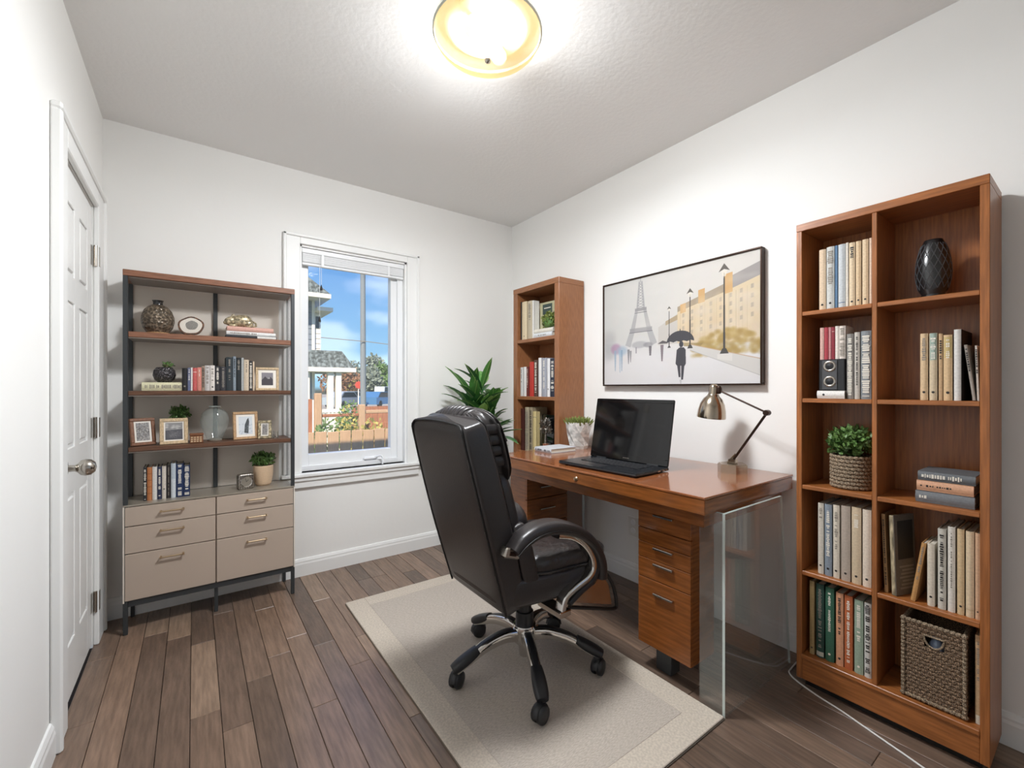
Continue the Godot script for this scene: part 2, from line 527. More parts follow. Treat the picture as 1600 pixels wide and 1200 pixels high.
func _ready():
	var cam := Camera3D.new()
	cam.name = "camera"
	cam.projection = Camera3D.PROJECTION_FRUSTUM
	cam.near = 0.05
	cam.far = 400.0
	cam.size = 2.0 * 600.0 / 686.0 * 0.05
	cam.frustum_offset = Vector2(0, 7.0 / 686.0 * 0.05)
	cam.position = V(0, 1.15, 0)
	cam.rotation = V(0, -atan(497.0 / 686.0), 0)
	add_child(cam, true)
	cam.current = true
	build_sky()
	make_materials()
	build_room()
	build_outside()
	build_ceiling_lamp()
	build_painting()
	build_etagere()
	build_narrow_bookcase()
	build_tall_bookcase()
	build_desk()
	build_chair()
	build_small_fixtures()
	build_corner_plant()
	build_laptop()
	build_desk_lamp()
	build_etagere_books()
	build_narrow_case_books()
	build_tall_case_books()
	build_desk_book()
	build_shelf_ornaments()
	build_desk_and_case_ornaments()

func build_sky():
	var sun := DirectionalLight3D.new()
	sun.name = "sun"
	sun.light_color = Color(1.0, 0.93, 0.82)
	sun.light_energy = 2.3
	sun.light_angular_distance = 0.6
	sun.shadow_enabled = true
	sun.rotation_degrees = V(-42, -34, 0)
	add_child(sun, true)
	var env := Environment.new()
	env.background_mode = Environment.BG_SKY
	var sky := Sky.new()
	var ps := ProceduralSkyMaterial.new()
	ps.sky_top_color = Color(0.12, 0.44, 0.88)
	ps.sky_horizon_color = Color(0.64, 0.86, 0.98)
	ps.sky_curve = 0.22
	ps.ground_horizon_color = Color(0.62, 0.66, 0.66)
	ps.ground_bottom_color = Color(0.4, 0.42, 0.4)
	ps.sky_energy_multiplier = 1.0
	ps.sun_angle_max = 1.0
	# thin clouds all round
	var n := noise(17, 0.006, 5)
	var im := Image.create(1024, 512, false, Image.FORMAT_RGBA8)
	for y in 512:
		for x in 1024:
			var a := TAU * x / 1024.0
			var e := PI * (0.5 - (y + 0.5) / 512.0)
			var d := V(cos(a) * cos(e), sin(e), sin(a) * cos(e))
			var q := V(d.x, d.y * 3.2, d.z) * 620.0
			var f := clampf((n.get_noise_3d(q.x, q.y, q.z) + 0.08) * 3.4, 0.0, 1.0)
			im.set_pixel(x, y, Color(0.72, 0.68, 0.6, f * 0.75))
	ps.sky_cover = ImageTexture.create_from_image(im)
	sky.sky_material = ps
	env.sky = sky
	env.tonemap_mode = Environment.TONE_MAPPER_LINEAR
	env.tonemap_exposure = 1.06
	env.sdfgi_enabled = true
	env.ssao_enabled = true
	env.ssil_enabled = true
	var we := WorldEnvironment.new()
	we.name = "environment"
	we.environment = env
	add_child(we, true)

# ---------------------------------------------------------------- the room
const XL := -0.365
const XR := 2.133
const ZB := -2.944
const ZF := 1.9
const HC := 2.485
const TH := 0.14

func wall_with_hole(b: Buf, lo: Vector3, hi: Vector3, h0: Vector3, h1: Vector3, axis: int):
	# a wall box with one opening; axis 0: the wall runs along x, 2: along z
	var p := lo
	var q := hi
	if axis == 0:
		bb(b, p, V(h0.x, q.y, q.z))
		bb(b, V(h1.x, p.y, p.z), q)
		bb(b, V(h0.x, p.y, p.z), V(h1.x, h0.y, q.z))
		bb(b, V(h0.x, h1.y, p.z), V(h1.x, q.y, q.z))
	else:
		bb(b, p, V(q.x, q.y, h0.z))
		bb(b, V(p.x, p.y, h1.z), q)
		bb(b, V(p.x, p.y, h0.z), V(q.x, h0.y, h1.z))
		bb(b, V(p.x, h1.y, h0.z), V(q.x, q.y, h1.z))

const WX0 := 0.525
const WX1 := 1.213
const WY0 := 0.63
const WY1 := 2.035

func build_room():
	var fl := structure("floor", "dark brown hardwood floor of wide planks with grooves between them")
	part(bb(Buf.new(), V(XL - TH, -0.1, ZB - TH), V(XR + TH, -0.008, ZF + TH)), "subfloor", "subfloor", fl)
	rng.seed = 77
	var pitch := 0.0886
	var x := XL
	var col := 0
	while x < XR - 0.002:
		var z := ZB
		var x1 := minf(x + pitch, XR)
		var first := rng.randf_range(0.25, 0.95)
		while z < ZF:
			var l := first if z == ZB else rng.randf_range(0.45, 1.15)
			var z1 := minf(z + l, ZF)
			if ZF - z1 < 0.2: z1 = ZF
			var b := Buf.new()
			bb(b, V(x + 0.0009, -0.008, z + 0.0009), V(x1 - 0.0009, 0.0, z1 - 0.0009), 0.0013)
			part(b, "plank", "plank%d" % (rng.randi() % 8), fl)
			z = z1
		x = x1
		col += 1
	# walls
	var wb := structure("wall_back", "pale grey painted wall with the window in it")
	var b1 := Buf.new()
	wall_with_hole(b1, V(XL - TH, -0.1, ZB - TH), V(XR + TH, HC, ZB), V(WX0, WY0, 0), V(WX1, WY1, 0), 0)
	part(b1, "plaster", "wall_paint", wb)
	var wr := structure("wall_right", "pale grey painted wall behind the desk and bookcases")
	var b2 := Buf.new()
	wall_with_hole(b2, V(XR, -0.1, ZB), V(XR + TH, HC, ZF), V(0, 0.6, 0.35), V(0, 2.2, 1.65), 2)
	part(b2, "plaster", "wall_paint", wr)
	var wl := structure("wall_left", "white painted wall with the panelled door")
	var b3 := Buf.new()
	wall_with_hole(b3, V(XL - TH, -0.1, ZB), V(XL, HC, ZF), V(0, -0.09, -2.685), V(0, 1.962, -2.085), 2)
	part(b3, "plaster", "wall_paint", wl)
	var wf := structure("wall_front", "painted wall that closes the room")
	part(bb(Buf.new(), V(XL - TH, -0.1, ZF), V(XR + TH, HC, ZF + TH)), "plaster", "wall_paint", wf)
	var ce := structure("ceiling", "white ceiling with a fine sprayed texture")
	part(bb(Buf.new(), V(XL - TH, HC, ZB - TH), V(XR + TH, HC + 0.16, ZF + TH)), "plaster", "ceiling_paint", ce)
	# baseboards: a stepped profile
	var prof := PackedVector2Array([Vector2(0, 0), Vector2(0.015, 0), Vector2(0.015, 0.072), Vector2(0.012, 0.082), Vector2(0.012, 0.09), Vector2(0.006, 0.104), Vector2(0, 0.106)])
	var s1 := structure("baseboard_back", "white moulded baseboard under the window")
	part(prism(Buf.new(), prof, V(XL, 0, ZB), V(0, 0, 1), Vector3.UP, V(XR - XL, 0, 0)), "moulding", "trim_paint", s1)
	var s2 := structure("baseboard_right", "white moulded baseboard behind the desk and bookcases")
	part(prism(Buf.new(), prof, V(XR, 0, ZB + 0.015), V(-1, 0, 0), Vector3.UP, V(0, 0, ZF - ZB - 0.015)), "moulding", "trim_paint", s2)
	var s3 := structure("baseboard_left", "white moulded baseboard beside the door")
	part(prism(Buf.new(), prof, V(XL, 0, -1.955), V(1, 0, 0), Vector3.UP, V(0, 0, ZF + 1.955)), "moulding", "trim_paint", s3)
	build_window()
	build_door()
	# second window, beside the camera
	var w2 := structure("window_2", "white framed window with clear panes beside the camera")
	var f := Buf.new()
	for e in [[V(XR - 0.02, 0.52, 0.27), V(XR - 0.0005, 0.6, 1.73)], [V(XR - 0.02, 2.2, 0.27), V(XR - 0.0005, 2.28, 1.73)], [V(XR - 0.02, 0.6, 0.27), V(XR - 0.0005, 2.2, 0.35)], [V(XR - 0.02, 0.6, 1.65), V(XR - 0.0005, 2.2, 1.73)]]:
		bb(f, e[0], e[1], 0.004)
	part(f, "casing", "trim_paint", w2)
	var sa := Buf.new()
	for e in [[V(XR + 0.06, 0.601, 0.351), V(XR + 0.1, 0.66, 1.649)], [V(XR + 0.06, 2.14, 0.351), V(XR + 0.1, 2.199, 1.649)], [V(XR + 0.06, 0.66, 0.351), V(XR + 0.1, 2.14, 0.41)], [V(XR + 0.06, 0.66, 1.59), V(XR + 0.1, 2.14, 1.649)], [V(XR + 0.06, 0.66, 0.98), V(XR + 0.1, 2.14, 1.02)]]:
		bb(sa, e[0], e[1], 0.004)
	part(sa, "sash", "vinyl", w2)
	part(bb(Buf.new(), V(XR + 0.078, 0.66, 0.41), V(XR + 0.082, 2.14, 0.98)), "pane", "clear_pane", w2)
	part(bb(Buf.new(), V(XR + 0.078, 0.66, 1.02), V(XR + 0.082, 2.14, 1.59)), "pane", "clear_pane", w2)

func build_window():
	var w := structure("window_1", "white casement window with deep casing and a sill")
	var c := Buf.new()
	var z0 := ZB + 0.0004
	# casing: flat boards with a raised outer bead
	for e in [[0.436, WX0, WY0, 2.088], [WX1, 1.297, WY0, 2.088], [WX0, WX1, WY1, 2.088]]:
		bb(c, V(e[0], e[2], z0), V(e[1], e[3], ZB + 0.018), 0.003)
	bb(c, V(0.432, WY0, z0), V(0.45, 2.092, ZB + 0.028), 0.004)
	bb(c, V(1.283, WY0, z0), V(1.301, 2.092, ZB + 0.028), 0.004)
	bb(c, V(0.432, 2.075, z0), V(1.301, 2.094, ZB + 0.028), 0.004)
	part(c, "casing", "trim_paint", w)
	var j := Buf.new()
	bb(j, V(WX0, WY0, ZB - TH + 0.01), V(WX0 + 0.012, WY1, ZB))
	bb(j, V(WX1 - 0.012, WY0, ZB - TH + 0.01), V(WX1, WY1, ZB))
	bb(j, V(WX0, WY1 - 0.012, ZB - TH + 0.01), V(WX1, WY1, ZB))
	part(j, "jamb", "trim_paint", w)
	var s := Buf.new()
	bb(s, V(0.42, WY0 - 0.022, ZB - TH + 0.01), V(1.315, WY0, ZB + 0.042), 0.004)
	part(s, "sill", "trim_paint", w)
	var ap := Buf.new()
	bb(ap, V(0.436, WY0 - 0.09, z0), V(1.3, WY0 - 0.022, ZB + 0.02), 0.004)
	bb(ap, V(0.436, WY0 - 0.05, z0), V(1.3, WY0 - 0.022, ZB + 0.03), 0.006)
	part(ap, "apron", "trim_paint", w)
	var fr := Buf.new()
	var za := ZB - 0.115
	var zc := ZB - 0.06
	var gx0 := 0.586
	var gx1 := 1.121
	var gy0 := 0.732
	var gy1 := 1.955
	for e in [[WX0 + 0.012, gx0, WY0, WY1 - 0.012], [gx1, WX1 - 0.012, WY0, WY1 - 0.012], [gx0, gx1, WY0, gy0], [gx0, gx1, gy1, WY1 - 0.012]]:
		bb(fr, V(e[0], e[2], za), V(e[1], e[3], zc), 0.003)
	bb(fr, V(WX1 - 0.05, WY0, zc), V(WX1 - 0.012, WY1 - 0.012, zc + 0.02), 0.003)
	bb(fr, V(WX0 + 0.012, WY0, zc), V(WX1 - 0.05, WY0 + 0.035, zc + 0.02), 0.003)
	part(fr, "sash_frame", "vinyl", w)
	part(bb(Buf.new(), V(gx0, gy0, za + 0.02), V(gx1, gy1, za + 0.024)), "pane", "clear_pane", w)
	var ck := Buf.new()
	bb(ck, V(0.925, WY0 + 0.035, zc + 0.002), V(1.02, WY0 + 0.058, zc + 0.03), 0.008)
	sweep(ck, curve([V(1.0, WY0 + 0.05, zc + 0.02), V(1.03, WY0 + 0.062, zc + 0.045), V(1.045, WY0 + 0.045, zc + 0.06), V(1.04, WY0 + 0.005, zc + 0.062)]), Vector2(0.006, 0.009), V(0, 0, 1), 8)
	part(ck, "crank_handle", "vinyl", w)
	# the blind, drawn up
	var bl := thing("window_blind", "white mini blind drawn up to the top of the window", "blind", V(0.87, 1.92, ZB - 0.028))
	part(bb(Buf.new(), V(0.54, 1.992, ZB - 0.045), V(1.2, 2.022, ZB - 0.012), 0.003), "headrail", "vinyl", bl)
	for k in 13:
		var y := 1.9885 - k * 0.0042
		var q := Buf.new()
		box(q, V(0.87, y, ZB - 0.028 + 0.0006 * (k % 3)), V(0.654, 0.0037, 0.025), 0.0012)
		part(q, "slat", "vinyl", bl)
	part(bb(Buf.new(), V(0.541, 1.918, ZB - 0.04), V(1.199, 1.934, ZB - 0.016), 0.004), "bottom_rail", "vinyl", bl)
	for e in [[0.652, 1.80], [0.642, 1.60]]:
		part(rod(Buf.new(), V(e[0], 1.99, ZB - 0.009), V(e[0], e[1], ZB - 0.009), 0.0011, 5), "cord", "vinyl", bl)
		var tl := part(lathe(Buf.new(), [Vector2(0, 0), Vector2(0.008, 0), Vector2(0.0075, 0.01), Vector2(0.002, 0.034), Vector2(0, 0.035)], V(e[0], e[1] - 0.03, ZB - 0.009), 10), "tassel", "ink", bl)
		tl.set_meta("label", "dark cord tassel")
	for ex in [0.655, 1.085]:
		part(bb(Buf.new(), V(ex, 1.925, ZB - 0.0145), V(ex + 0.014, 1.995, ZB - 0.0138)), "ladder_tape", "vinyl", bl)

func build_door():
	var d := structure("door_1", "white six panel door with a nickel knob and hinges")
	var z0 := -2.682
	var z1 := -2.088
	var x1 := XL - 0.004
	var b := Buf.new()
	bb(b, V(x1 - 0.034, 0.012, z0), V(x1 - 0.006, 1.957, z1))
	part(b, "door_leaf", "trim_paint", d)
	# stiles and rails stand proud of six raised panels
	var st := Buf.new()
	var zs := [z0, z0 + 0.095, z0 + 0.095 + 0.157, z1 - 0.095 - 0.157, z1 - 0.095, z1]
	var ys := [0.012, 0.21, 0.76, 0.93, 1.47, 1.57, 1.83, 1.957]
	for k in [0, 2, 4]:
		bb(st, V(x1 - 0.0062, 0.012, zs[k]), V(x1, 1.957, zs[k + 1]), 0.002)
	for k in [0, 2, 4, 6]:
		bb(st, V(x1 - 0.0062, ys[k], zs[1]), V(x1 - 0.00015, ys[k + 1], zs[4]), 0.002)
	part(st, "stiles_and_rails", "trim_paint", d)
	for k in [1, 3, 5]:
		for c in [[zs[1], zs[2]], [zs[3], zs[4]]]:
			var p := Buf.new()
			box(p, V(x1 - 0.0045, (ys[k] + ys[k + 1]) * 0.5, (c[0] + c[1]) * 0.5), V(0.009, ys[k + 1] - ys[k] - 0.03, c[1] - c[0] - 0.03), 0.004)
			part(p, "raised_panel", "trim_paint", d)
	for y in [0.196, 0.975, 1.743]:
		var h := Buf.new()
		bb(h, V(XL - 0.008, y - 0.044, -2.712), V(XL + 0.021, y + 0.044, -2.69), 0.001)
		rod(h, V(XL + 0.008, y - 0.047, -2.684), V(XL + 0.008, y + 0.047, -2.684), 0.0065, 10)
		bb(h, V(XL - 0.006, y - 0.044, -2.681), V(x1 + 0.0015, y + 0.044, -2.66))
		part(h, "hinge", "satin_nickel", d)
	var kn := Buf.new()
	var bs := Basis(Vector3(0, 0, 1), -PI / 2)
	lathe(kn, [Vector2(0, 0), Vector2(0.033, 0), Vector2(0.033, 0.004), Vector2(0.028, 0.01), Vector2(0.012, 0.013), Vector2(0.011, 0.03), Vector2(0.016, 0.038), Vector2(0.026, 0.046), Vector2(0.0295, 0.058), Vector2(0.027, 0.072), Vector2(0.017, 0.083), Vector2(0.0, 0.087)], V(x1, 0.87, -2.15), 24, bs)
	part(kn, "knob", "satin_nickel", d)
	var t := structure("trim_1", "white moulded casing round the panelled door")
	for e in [[-2.085, -1.955, 0.0, 2.052], [-2.835, -2.687, 0.0, 2.052], [-2.687, -2.085, 1.964, 2.052]]:
		var c := Buf.new()
		bb(c, V(XL + 0.0004, e[2], e[0]), V(XL + 0.02, e[3], e[1]), 0.004)
		part(c, "casing_board", "trim_paint", t)
	var bd := Buf.new()
	bb(bd, V(XL + 0.0004, 0, -1.975), V(XL + 0.03, 2.032, -1.951), 0.006)
	bb(bd, V(XL + 0.0004, 0, -2.839), V(XL + 0.03, 2.032, -2.815), 0.006)
	bb(bd, V(XL + 0.0004, 2.032, -2.839), V(XL + 0.03, 2.056, -1.951), 0.006)
	part(bd, "outer_bead", "trim_paint", t)

# ---------------------------------------------------------------- outside the window
const GY := -0.6

func fence_board(o: Node3D, x0: float, x1: float, y0: float, y1: float, z: float, m: String):
	part(bb(Buf.new(), V(x0, y0, z - 0.02), V(x1, y1, z), 0.004), "board", m, o)

func car(called: String, label: String, at: Vector3, turn: float, m: String, tall := false):
	var o := thing(called, label, "car" if not tall else "truck", at)
	o.rotation.y = 0.0
	T = Transform3D(Basis(Vector3.UP, turn), at)
	var h := 1.45 if not tall else 2.0
	var body := PackedVector2Array([Vector2(-2.1, 0.3), Vector2(2.1, 0.3), Vector2(2.15, 0.75), Vector2(1.1, 0.9), Vector2(-2.1, 0.95)])
	if tall: body = PackedVector2Array([Vector2(-2.6, 0.4), Vector2(2.4, 0.4), Vector2(2.4, 1.05), Vector2(1.3, 1.2), Vector2(-2.6, 1.25)])
	part(prism(Buf.new(), body, V(0, 0, -0.85), Vector3.RIGHT, Vector3.UP, V(0, 0, 1.7)), "body", m, o)
	var cab := PackedVector2Array([Vector2(-1.7, 0.9), Vector2(1.05, 0.88), Vector2(0.4, h), Vector2(-1.2, h)])
	if tall: cab = PackedVector2Array([Vector2(-0.9, 1.2), Vector2(1.3, 1.18), Vector2(0.75, h), Vector2(-0.8, h)])
	part(prism(Buf.new(), cab, V(0, 0, -0.74), Vector3.RIGHT, Vector3.UP, V(0, 0, 1.48)), "cabin", m, o)
	var gl := PackedVector2Array()
	for q in cab: gl.append(Vector2(q.x * 0.88, lerpf(q.y, (cab[0].y + h) * 0.5, 0.18)))
	part(prism(Buf.new(), gl, V(0, 0, -0.76), Vector3.RIGHT, Vector3.UP, V(0, 0, 1.52)), "side_window", "car_glass", o)
	for sx in [-1.35, 1.4]:
		for sz in [-0.75, 0.75]:
			part(lathe(Buf.new(), [Vector2(0, -0.1), Vector2(0.32, -0.1), Vector2(0.34, 0), Vector2(0.32, 0.1), Vector2(0, 0.1)], V(sx, 0.34, sz), 14, Basis(Vector3.RIGHT, PI / 2)), "wheel", "black_plastic", o)
	T = Transform3D.IDENTITY

func tree(called: String, label: String, at: Vector3, h: float, r: Vector3, m: String, n: int, size: float, group := ""):
	var o := thing(called, label, "tree", at, group)
	part(sweep(Buf.new(), [at, at + V(0.1, h * 0.5, 0), at + V(0, h * 0.85, 0)], [Vector2(0.12, 0.12) * h * 0.14, Vector2(0.09, 0.09) * h * 0.14, Vector2(0.03, 0.03) * h * 0.14], Vector3.ZERO, 8), "trunk", "twig", o)
	var b := Buf.new()
	foliage(b, at + V(0, h - r.y, 0), r, n, size)
	var c := part(b, "crown", m, o)
	c.set_meta("kind", "stuff")

func shrub(called: String, label: String, at: Vector3, r: Vector3, m: String, n: int, size: float, group := ""):
	var o := thing(called, label, "shrub", at, group)
	var st := Buf.new()
	for k in 5:
		sweep(st, [at + V(0.02 * k, 0, 0), at + V(rng.randf_range(-0.5, 0.5) * r.x, r.y * 1.2, rng.randf_range(-0.5, 0.5) * r.z)], [Vector2(0.014, 0.014), Vector2(0.005, 0.005)], Vector3.ZERO, 6)
	part(st, "stem", "twig", o)
	var b := Buf.new()
	foliage(b, at + V(0, r.y, 0), r, n, size)
	part(b, "leaf_mass", m, o).set_meta("kind", "stuff")

func build_outside():
	rng.seed = 901
	var g := structure("ground", "dry lawn outside the window")
	part(bb(Buf.new(), V(-60, GY - 0.3, -32), V(90, GY, 30)), "turf", "lawn", g)
	var rd := structure("road", "pale grey street beyond the fences")
	part(bb(Buf.new(), V(-60, GY - 0.3, -140), V(140, GY - 0.01, -32)), "asphalt", "road", rd)
	# near fence of upright boards
	var f := thing("board_fence", "near brown fence of wide upright boards right outside the window", "fence", V(1.2, GY, -5.0))
	for k in 22:
		fence_board(f, -0.48 + k * 0.127, -0.48 + k * 0.127 + 0.116, GY, 0.683 + 0.004 * sin(k * 2.3), -5.0, "cedar")
	part(bb(Buf.new(), V(-0.5, 0.3, -5.06), V(2.4, 0.39, -5.021), 0.004), "rail", "cedar", f)
	# neighbour's fence
	var f2 := thing("garden_fence", "reddish garden fence with square posts beyond the board fence", "fence", V(2.2, GY, -8.0))
	for k in 4:
		fence_board(f2, 1.07 + k * 0.14, 1.07 + k * 0.14 + 0.132, GY, 0.97, -8.0, "red_cedar")
	part(bb(Buf.new(), V(1.64, GY, -7.98), V(1.75, 1.07, -7.87), 0.01), "post", "cedar", f2)
	part(bb(Buf.new(), V(2.37, GY, -7.98), V(2.48, 0.865, -7.87), 0.01), "post", "cedar", f2)
	part(bb(Buf.new(), V(2.48, 0.7, -7.98), V(3.5, 0.76, -7.9), 0.008), "rail", "cedar", f2)
	part(bb(Buf.new(), V(1.75, 0.66, -7.98), V(2.37, 0.71, -7.9), 0.008), "rail", "red_cedar", f2)
	for k in 9:
		fence_board(f2, 2.5 + k * 0.13, 2.5 + k * 0.13 + 0.122, GY, 0.52, -8.05, "red_cedar")
	var f3 := thing("street_fence", "low red fence in front of the parked cars", "fence", V(5, GY, -13))
	for k in 26:
		fence_board(f3, 3.7 + k * 0.15, 3.7 + k * 0.15 + 0.142, GY, 0.62, -13.0, "red_cedar")
	var rl := thing("porch_railing", "white picket railing under the neighbour's porch", "railing", V(2.9, GY, -11.4))
	for k in 6: part(bb(Buf.new(), V(2.46 + k * 0.085, 0.15, -11.42), V(2.505 + k * 0.085, 0.58, -11.4)), "picket", "siding_white", rl)
	part(bb(Buf.new(), V(2.42, 0.56, -11.44), V(2.96, 0.64, -11.38)), "rail", "siding_white", rl)
	part(bb(Buf.new(), V(2.42, GY, -11.44), V(2.96, 0.15, -11.38)), "skirt", "siding_white", rl)
	# neighbour's house
	var h := thing("neighbour_house", "grey and white sided house with a covered porch", "house", V(1.5, GY, -15))
	var wd := Buf.new()
	bb(wd, V(-3, GY, -18), V(2.83, 3.74, -14.0))
	for k in 27: bb(wd, V(-3, GY + k * 0.16, -14.0), V(2.83, GY + k * 0.16 + 0.145, -13.975))
	part(wd, "siding", "siding_blue", h)
	var ww := Buf.new()
	bb(ww, V(2.86, 1.9, -18), V(3.07, 3.42, -14.05))
	for k in 10: bb(ww, V(2.9, 1.9 + k * 0.15, -14.05), V(3.08, 1.9 + k * 0.15 + 0.125, -14.02))
	part(ww, "bay_siding", "siding_white", h)
	part(bb(Buf.new(), V(2.94, 2.95, -14.03), V(3.03, 3.3, -14.01)), "window", "car_glass", h)
	part(bb(Buf.new(), V(2.82, GY, -14.0), V(2.9, 3.74, -13.95)), "corner_board", "siding_white", h)
	part(bb(Buf.new(), V(-4, 3.74, -18), V(3.2, 3.86, -13.3)), "eave", "siding_white", h)
	part(bb(Buf.new(), V(2.9, 3.42, -18), V(3.33, 3.53, -13.6)), "bay_eave", "siding_white", h)
	part(prism(Buf.new(), PackedVector2Array([Vector2(-4, 3.86), Vector2(3.22, 3.86), Vector2(2.3, 4.5), Vector2(-1, 6.2), Vector2(-4, 6.2)]), V(0, 0, -18), V(1, 0, 0), Vector3.UP, V(0, 0, 4.65)), "roof", "shingle", h)
	part(prism(Buf.new(), PackedVector2Array([Vector2(2.3, 1.74), Vector2(3.88, 1.74), Vector2(3.5, 2.24), Vector2(2.3, 2.24)]), V(0, 0, -15.5), V(1, 0, 0), Vector3.UP, V(0, 0, 2.2)), "porch_roof", "shingle", h)
	part(bb(Buf.new(), V(2.3, 1.63, -15.6), V(3.88, 1.75, -13.2)), "porch_fascia", "siding_white", h)
	for px in [3.12, 3.34]:
		part(bb(Buf.new(), V(px, GY, -13.5), V(px + 0.155, 1.64, -13.3), 0.01), "porch_column", "siding_white", h)
	part(rod(Buf.new(), V(2.62, GY, -13.4), V(2.62, 1.65, -13.4), 0.04, 8), "downpipe", "siding_white", h)
	# street things
	var p := thing("utility_pole", "tall pale utility pole beyond the garden fence", "pole", V(7.43, GY, -24))
	part(sweep(Buf.new(), [V(7.43, GY, -24), V(7.4, 12, -24)], [Vector2(0.16, 0.16), Vector2(0.12, 0.12)], Vector3.ZERO, 12), "shaft", "pole_wood", p)
	part(bb(Buf.new(), V(6.3, 11.2, -24.05), V(8.5, 11.35, -23.9)), "crossarm", "pole_wood", p)
	var wi := thing("power_line", "thin power line crossing the sky beside the pole", "cable", V(7.7, 3.6, -24))
	part(sweep(Buf.new(), [V(2, 3.95, -23.8), V(5, 3.75, -23.8), V(7.6, 3.68, -23.8), V(11, 3.45, -23.8), V(14, 3.4, -23.8)], Vector2(0.02, 0.02), Vector3.ZERO, 5), "strand", "ink_grey", wi)
	var cc := thing("street_sign", "red street sign on a thin post near the cars", "sign", V(11.36, GY, -38))
	part(rod(Buf.new(), V(11.36, GY, -38), V(11.36, 1.3, -38), 0.04, 6), "post", "siding_white", cc)
	part(lathe(Buf.new(), [Vector2(0, 0), Vector2(0.32, 0), Vector2(0.32, 0.04), Vector2(0, 0.04)], V(11.36, 1.45, -37.95), 8, Basis(Vector3.RIGHT, PI / 2)), "sign_plate", "sign_red", cc)
	car("car", "blue car parked beside the utility pole", V(14.2, GY, -41), 0.75, "car_blue")
	car("car", "silver car parked beyond the porch columns", V(11.3, GY, -42), 0.7, "car_silver")
	car("car", "pale silver car in front of the rusty hedge", V(13.9, GY, -49), 0.5, "car_silver")
	car("pickup_truck", "white pickup truck under the green trees", V(19.6, GY, -55), 0.6, "car_white", true)
	rng.seed = 411
	tree("tree", "dense green tree behind the white pickup truck", V(23.4, GY, -66), 5.6, V(2.2, 2.5, 1.6), "crown_green", 1500, 0.6)
	tree("tree", "rounded dark tree just beside the utility pole", V(19.8, GY, -60), 4.6, V(1.3, 2.2, 1.2), "crown_grey", 1200, 0.55)
	tree("tree", "tall thin grey tree rising above the others", V(30.0, GY, -90), 8.6, V(2.2, 2.3, 1.6), "crown_grey", 800, 0.7)
	tree("tree", "bushy rust coloured tree behind the porch columns", V(14.2, GY, -54), 4.6, V(2.6, 2.2, 2), "crown_rust", 1000, 0.5)
	tree("tree", "yellowing tree beyond the red street sign", V(20.6, GY, -72), 3.9, V(2.4, 1.9, 2), "crown_yellow", 900, 0.5)
	tree("tree", "pale conifer beyond the parked cars", V(23.1, GY, -80), 6.6, V(1.7, 3.2, 1.5), "crown_grey", 700, 0.6)
	tree("tree", "grey green street tree at the edge of the frame", V(19.6, GY, -49), 4.0, V(1.7, 1.7, 1.5), "crown_green", 800, 0.45)
	shrub("shrub", "sunlit yellow green shrub just behind the near fence", V(2.15, GY, -6.5), V(0.34, 0.66, 0.28), "crown_yellow", 1100, 0.07)
	shrub("shrub", "dark green shrub in front of the garden fence", V(1.5, GY, -6.5), V(0.26, 0.66, 0.25), "crown_green", 1100, 0.07)
	shrub("shrub", "feathery grass like shrub against the window's edge", V(1.03, GY, -6.3), V(0.16, 0.62, 0.22), "crown_yellow", 900, 0.07)
	shrub("shrub", "tall wispy shrub between the fence posts", V(2.05, GY, -7.45), V(0.25, 0.74, 0.2), "crown_yellow", 500, 0.07)
	shrub("shrub", "climbing shrub beside the white picket railing", V(2.95, GY, -10.6), V(0.3, 0.75, 0.3), "crown_green", 700, 0.09)

# ---------------------------------------------------------------- ceiling lamp, painting, outlet, rug
func build_ceiling_lamp():
	var c := V(0.867, HC, -1.348)
	var o := thing("ceiling_lamp", "round flush ceiling lamp with a warm glowing glass bowl", "lamp", c)
	part(lathe(Buf.new(), [Vector2(0, -0.001), Vector2(0.15, -0.001), Vector2(0.155, -0.02), Vector2(0.14, -0.03), Vector2(0, -0.03)], c, 32), "ceiling_plate", "white_plastic", o)
	var prof := []
	for i in 11:
		var a := PI / 2 * i / 10.0
		prof.append(Vector2(0.195 * sin(a), -0.045 - 0.085 * cos(a)))
	part(lathe(Buf.new(), prof, c, 40), "glass_bowl", "lamp_glass", o)
	part(lathe(Buf.new(), [Vector2(0.193, -0.05), Vector2(0.2, -0.046), Vector2(0.2, -0.038), Vector2(0.193, -0.036)], c, 40), "rim", "glass_edge", o)
	part(lathe(Buf.new(), [Vector2(0, -0.15), Vector2(0.009, -0.146), Vector2(0.012, -0.137), Vector2(0.006, -0.13), Vector2(0, -0.128)], c, 12), "finial", "satin_nickel", o)
	for k in [[-0.075, 0.02], [0.07, -0.03]]:
		part(lathe(Buf.new(), [Vector2(0, -0.102), Vector2(0.02, -0.096), Vector2(0.03, -0.08), Vector2(0.026, -0.064), Vector2(0.013, -0.048), Vector2(0.013, -0.03)], c + V(k[0], 0, k[1]), 14), "bulb", "lamp_bulb", o)
	var l := OmniLight3D.new()
	l.name = "lamp_light"
	l.position = V(0, -0.078, 0)
	l.light_color = LAMP_COLOR
	l.light_energy = LAMP_GLOW
	l.light_size = 0.05
	l.omni_range = 12.0
	l.omni_attenuation = 2.0
	l.shadow_enabled = true
	o.add_child(l, true)
	var a := AreaLight3D.new()
	a.name = "lamp_downlight"
	a.position = V(0, -0.17, 0)
	a.rotation_degrees = V(-90, 0, 0)
	a.area_size = Vector2(0.34, 0.34)
	a.light_color = LAMP_COLOR
	a.light_energy = LAMP_DOWN
	a.area_range = 12.0
	a.area_attenuation = 2.0
	a.shadow_enabled = true
	o.add_child(a, true)

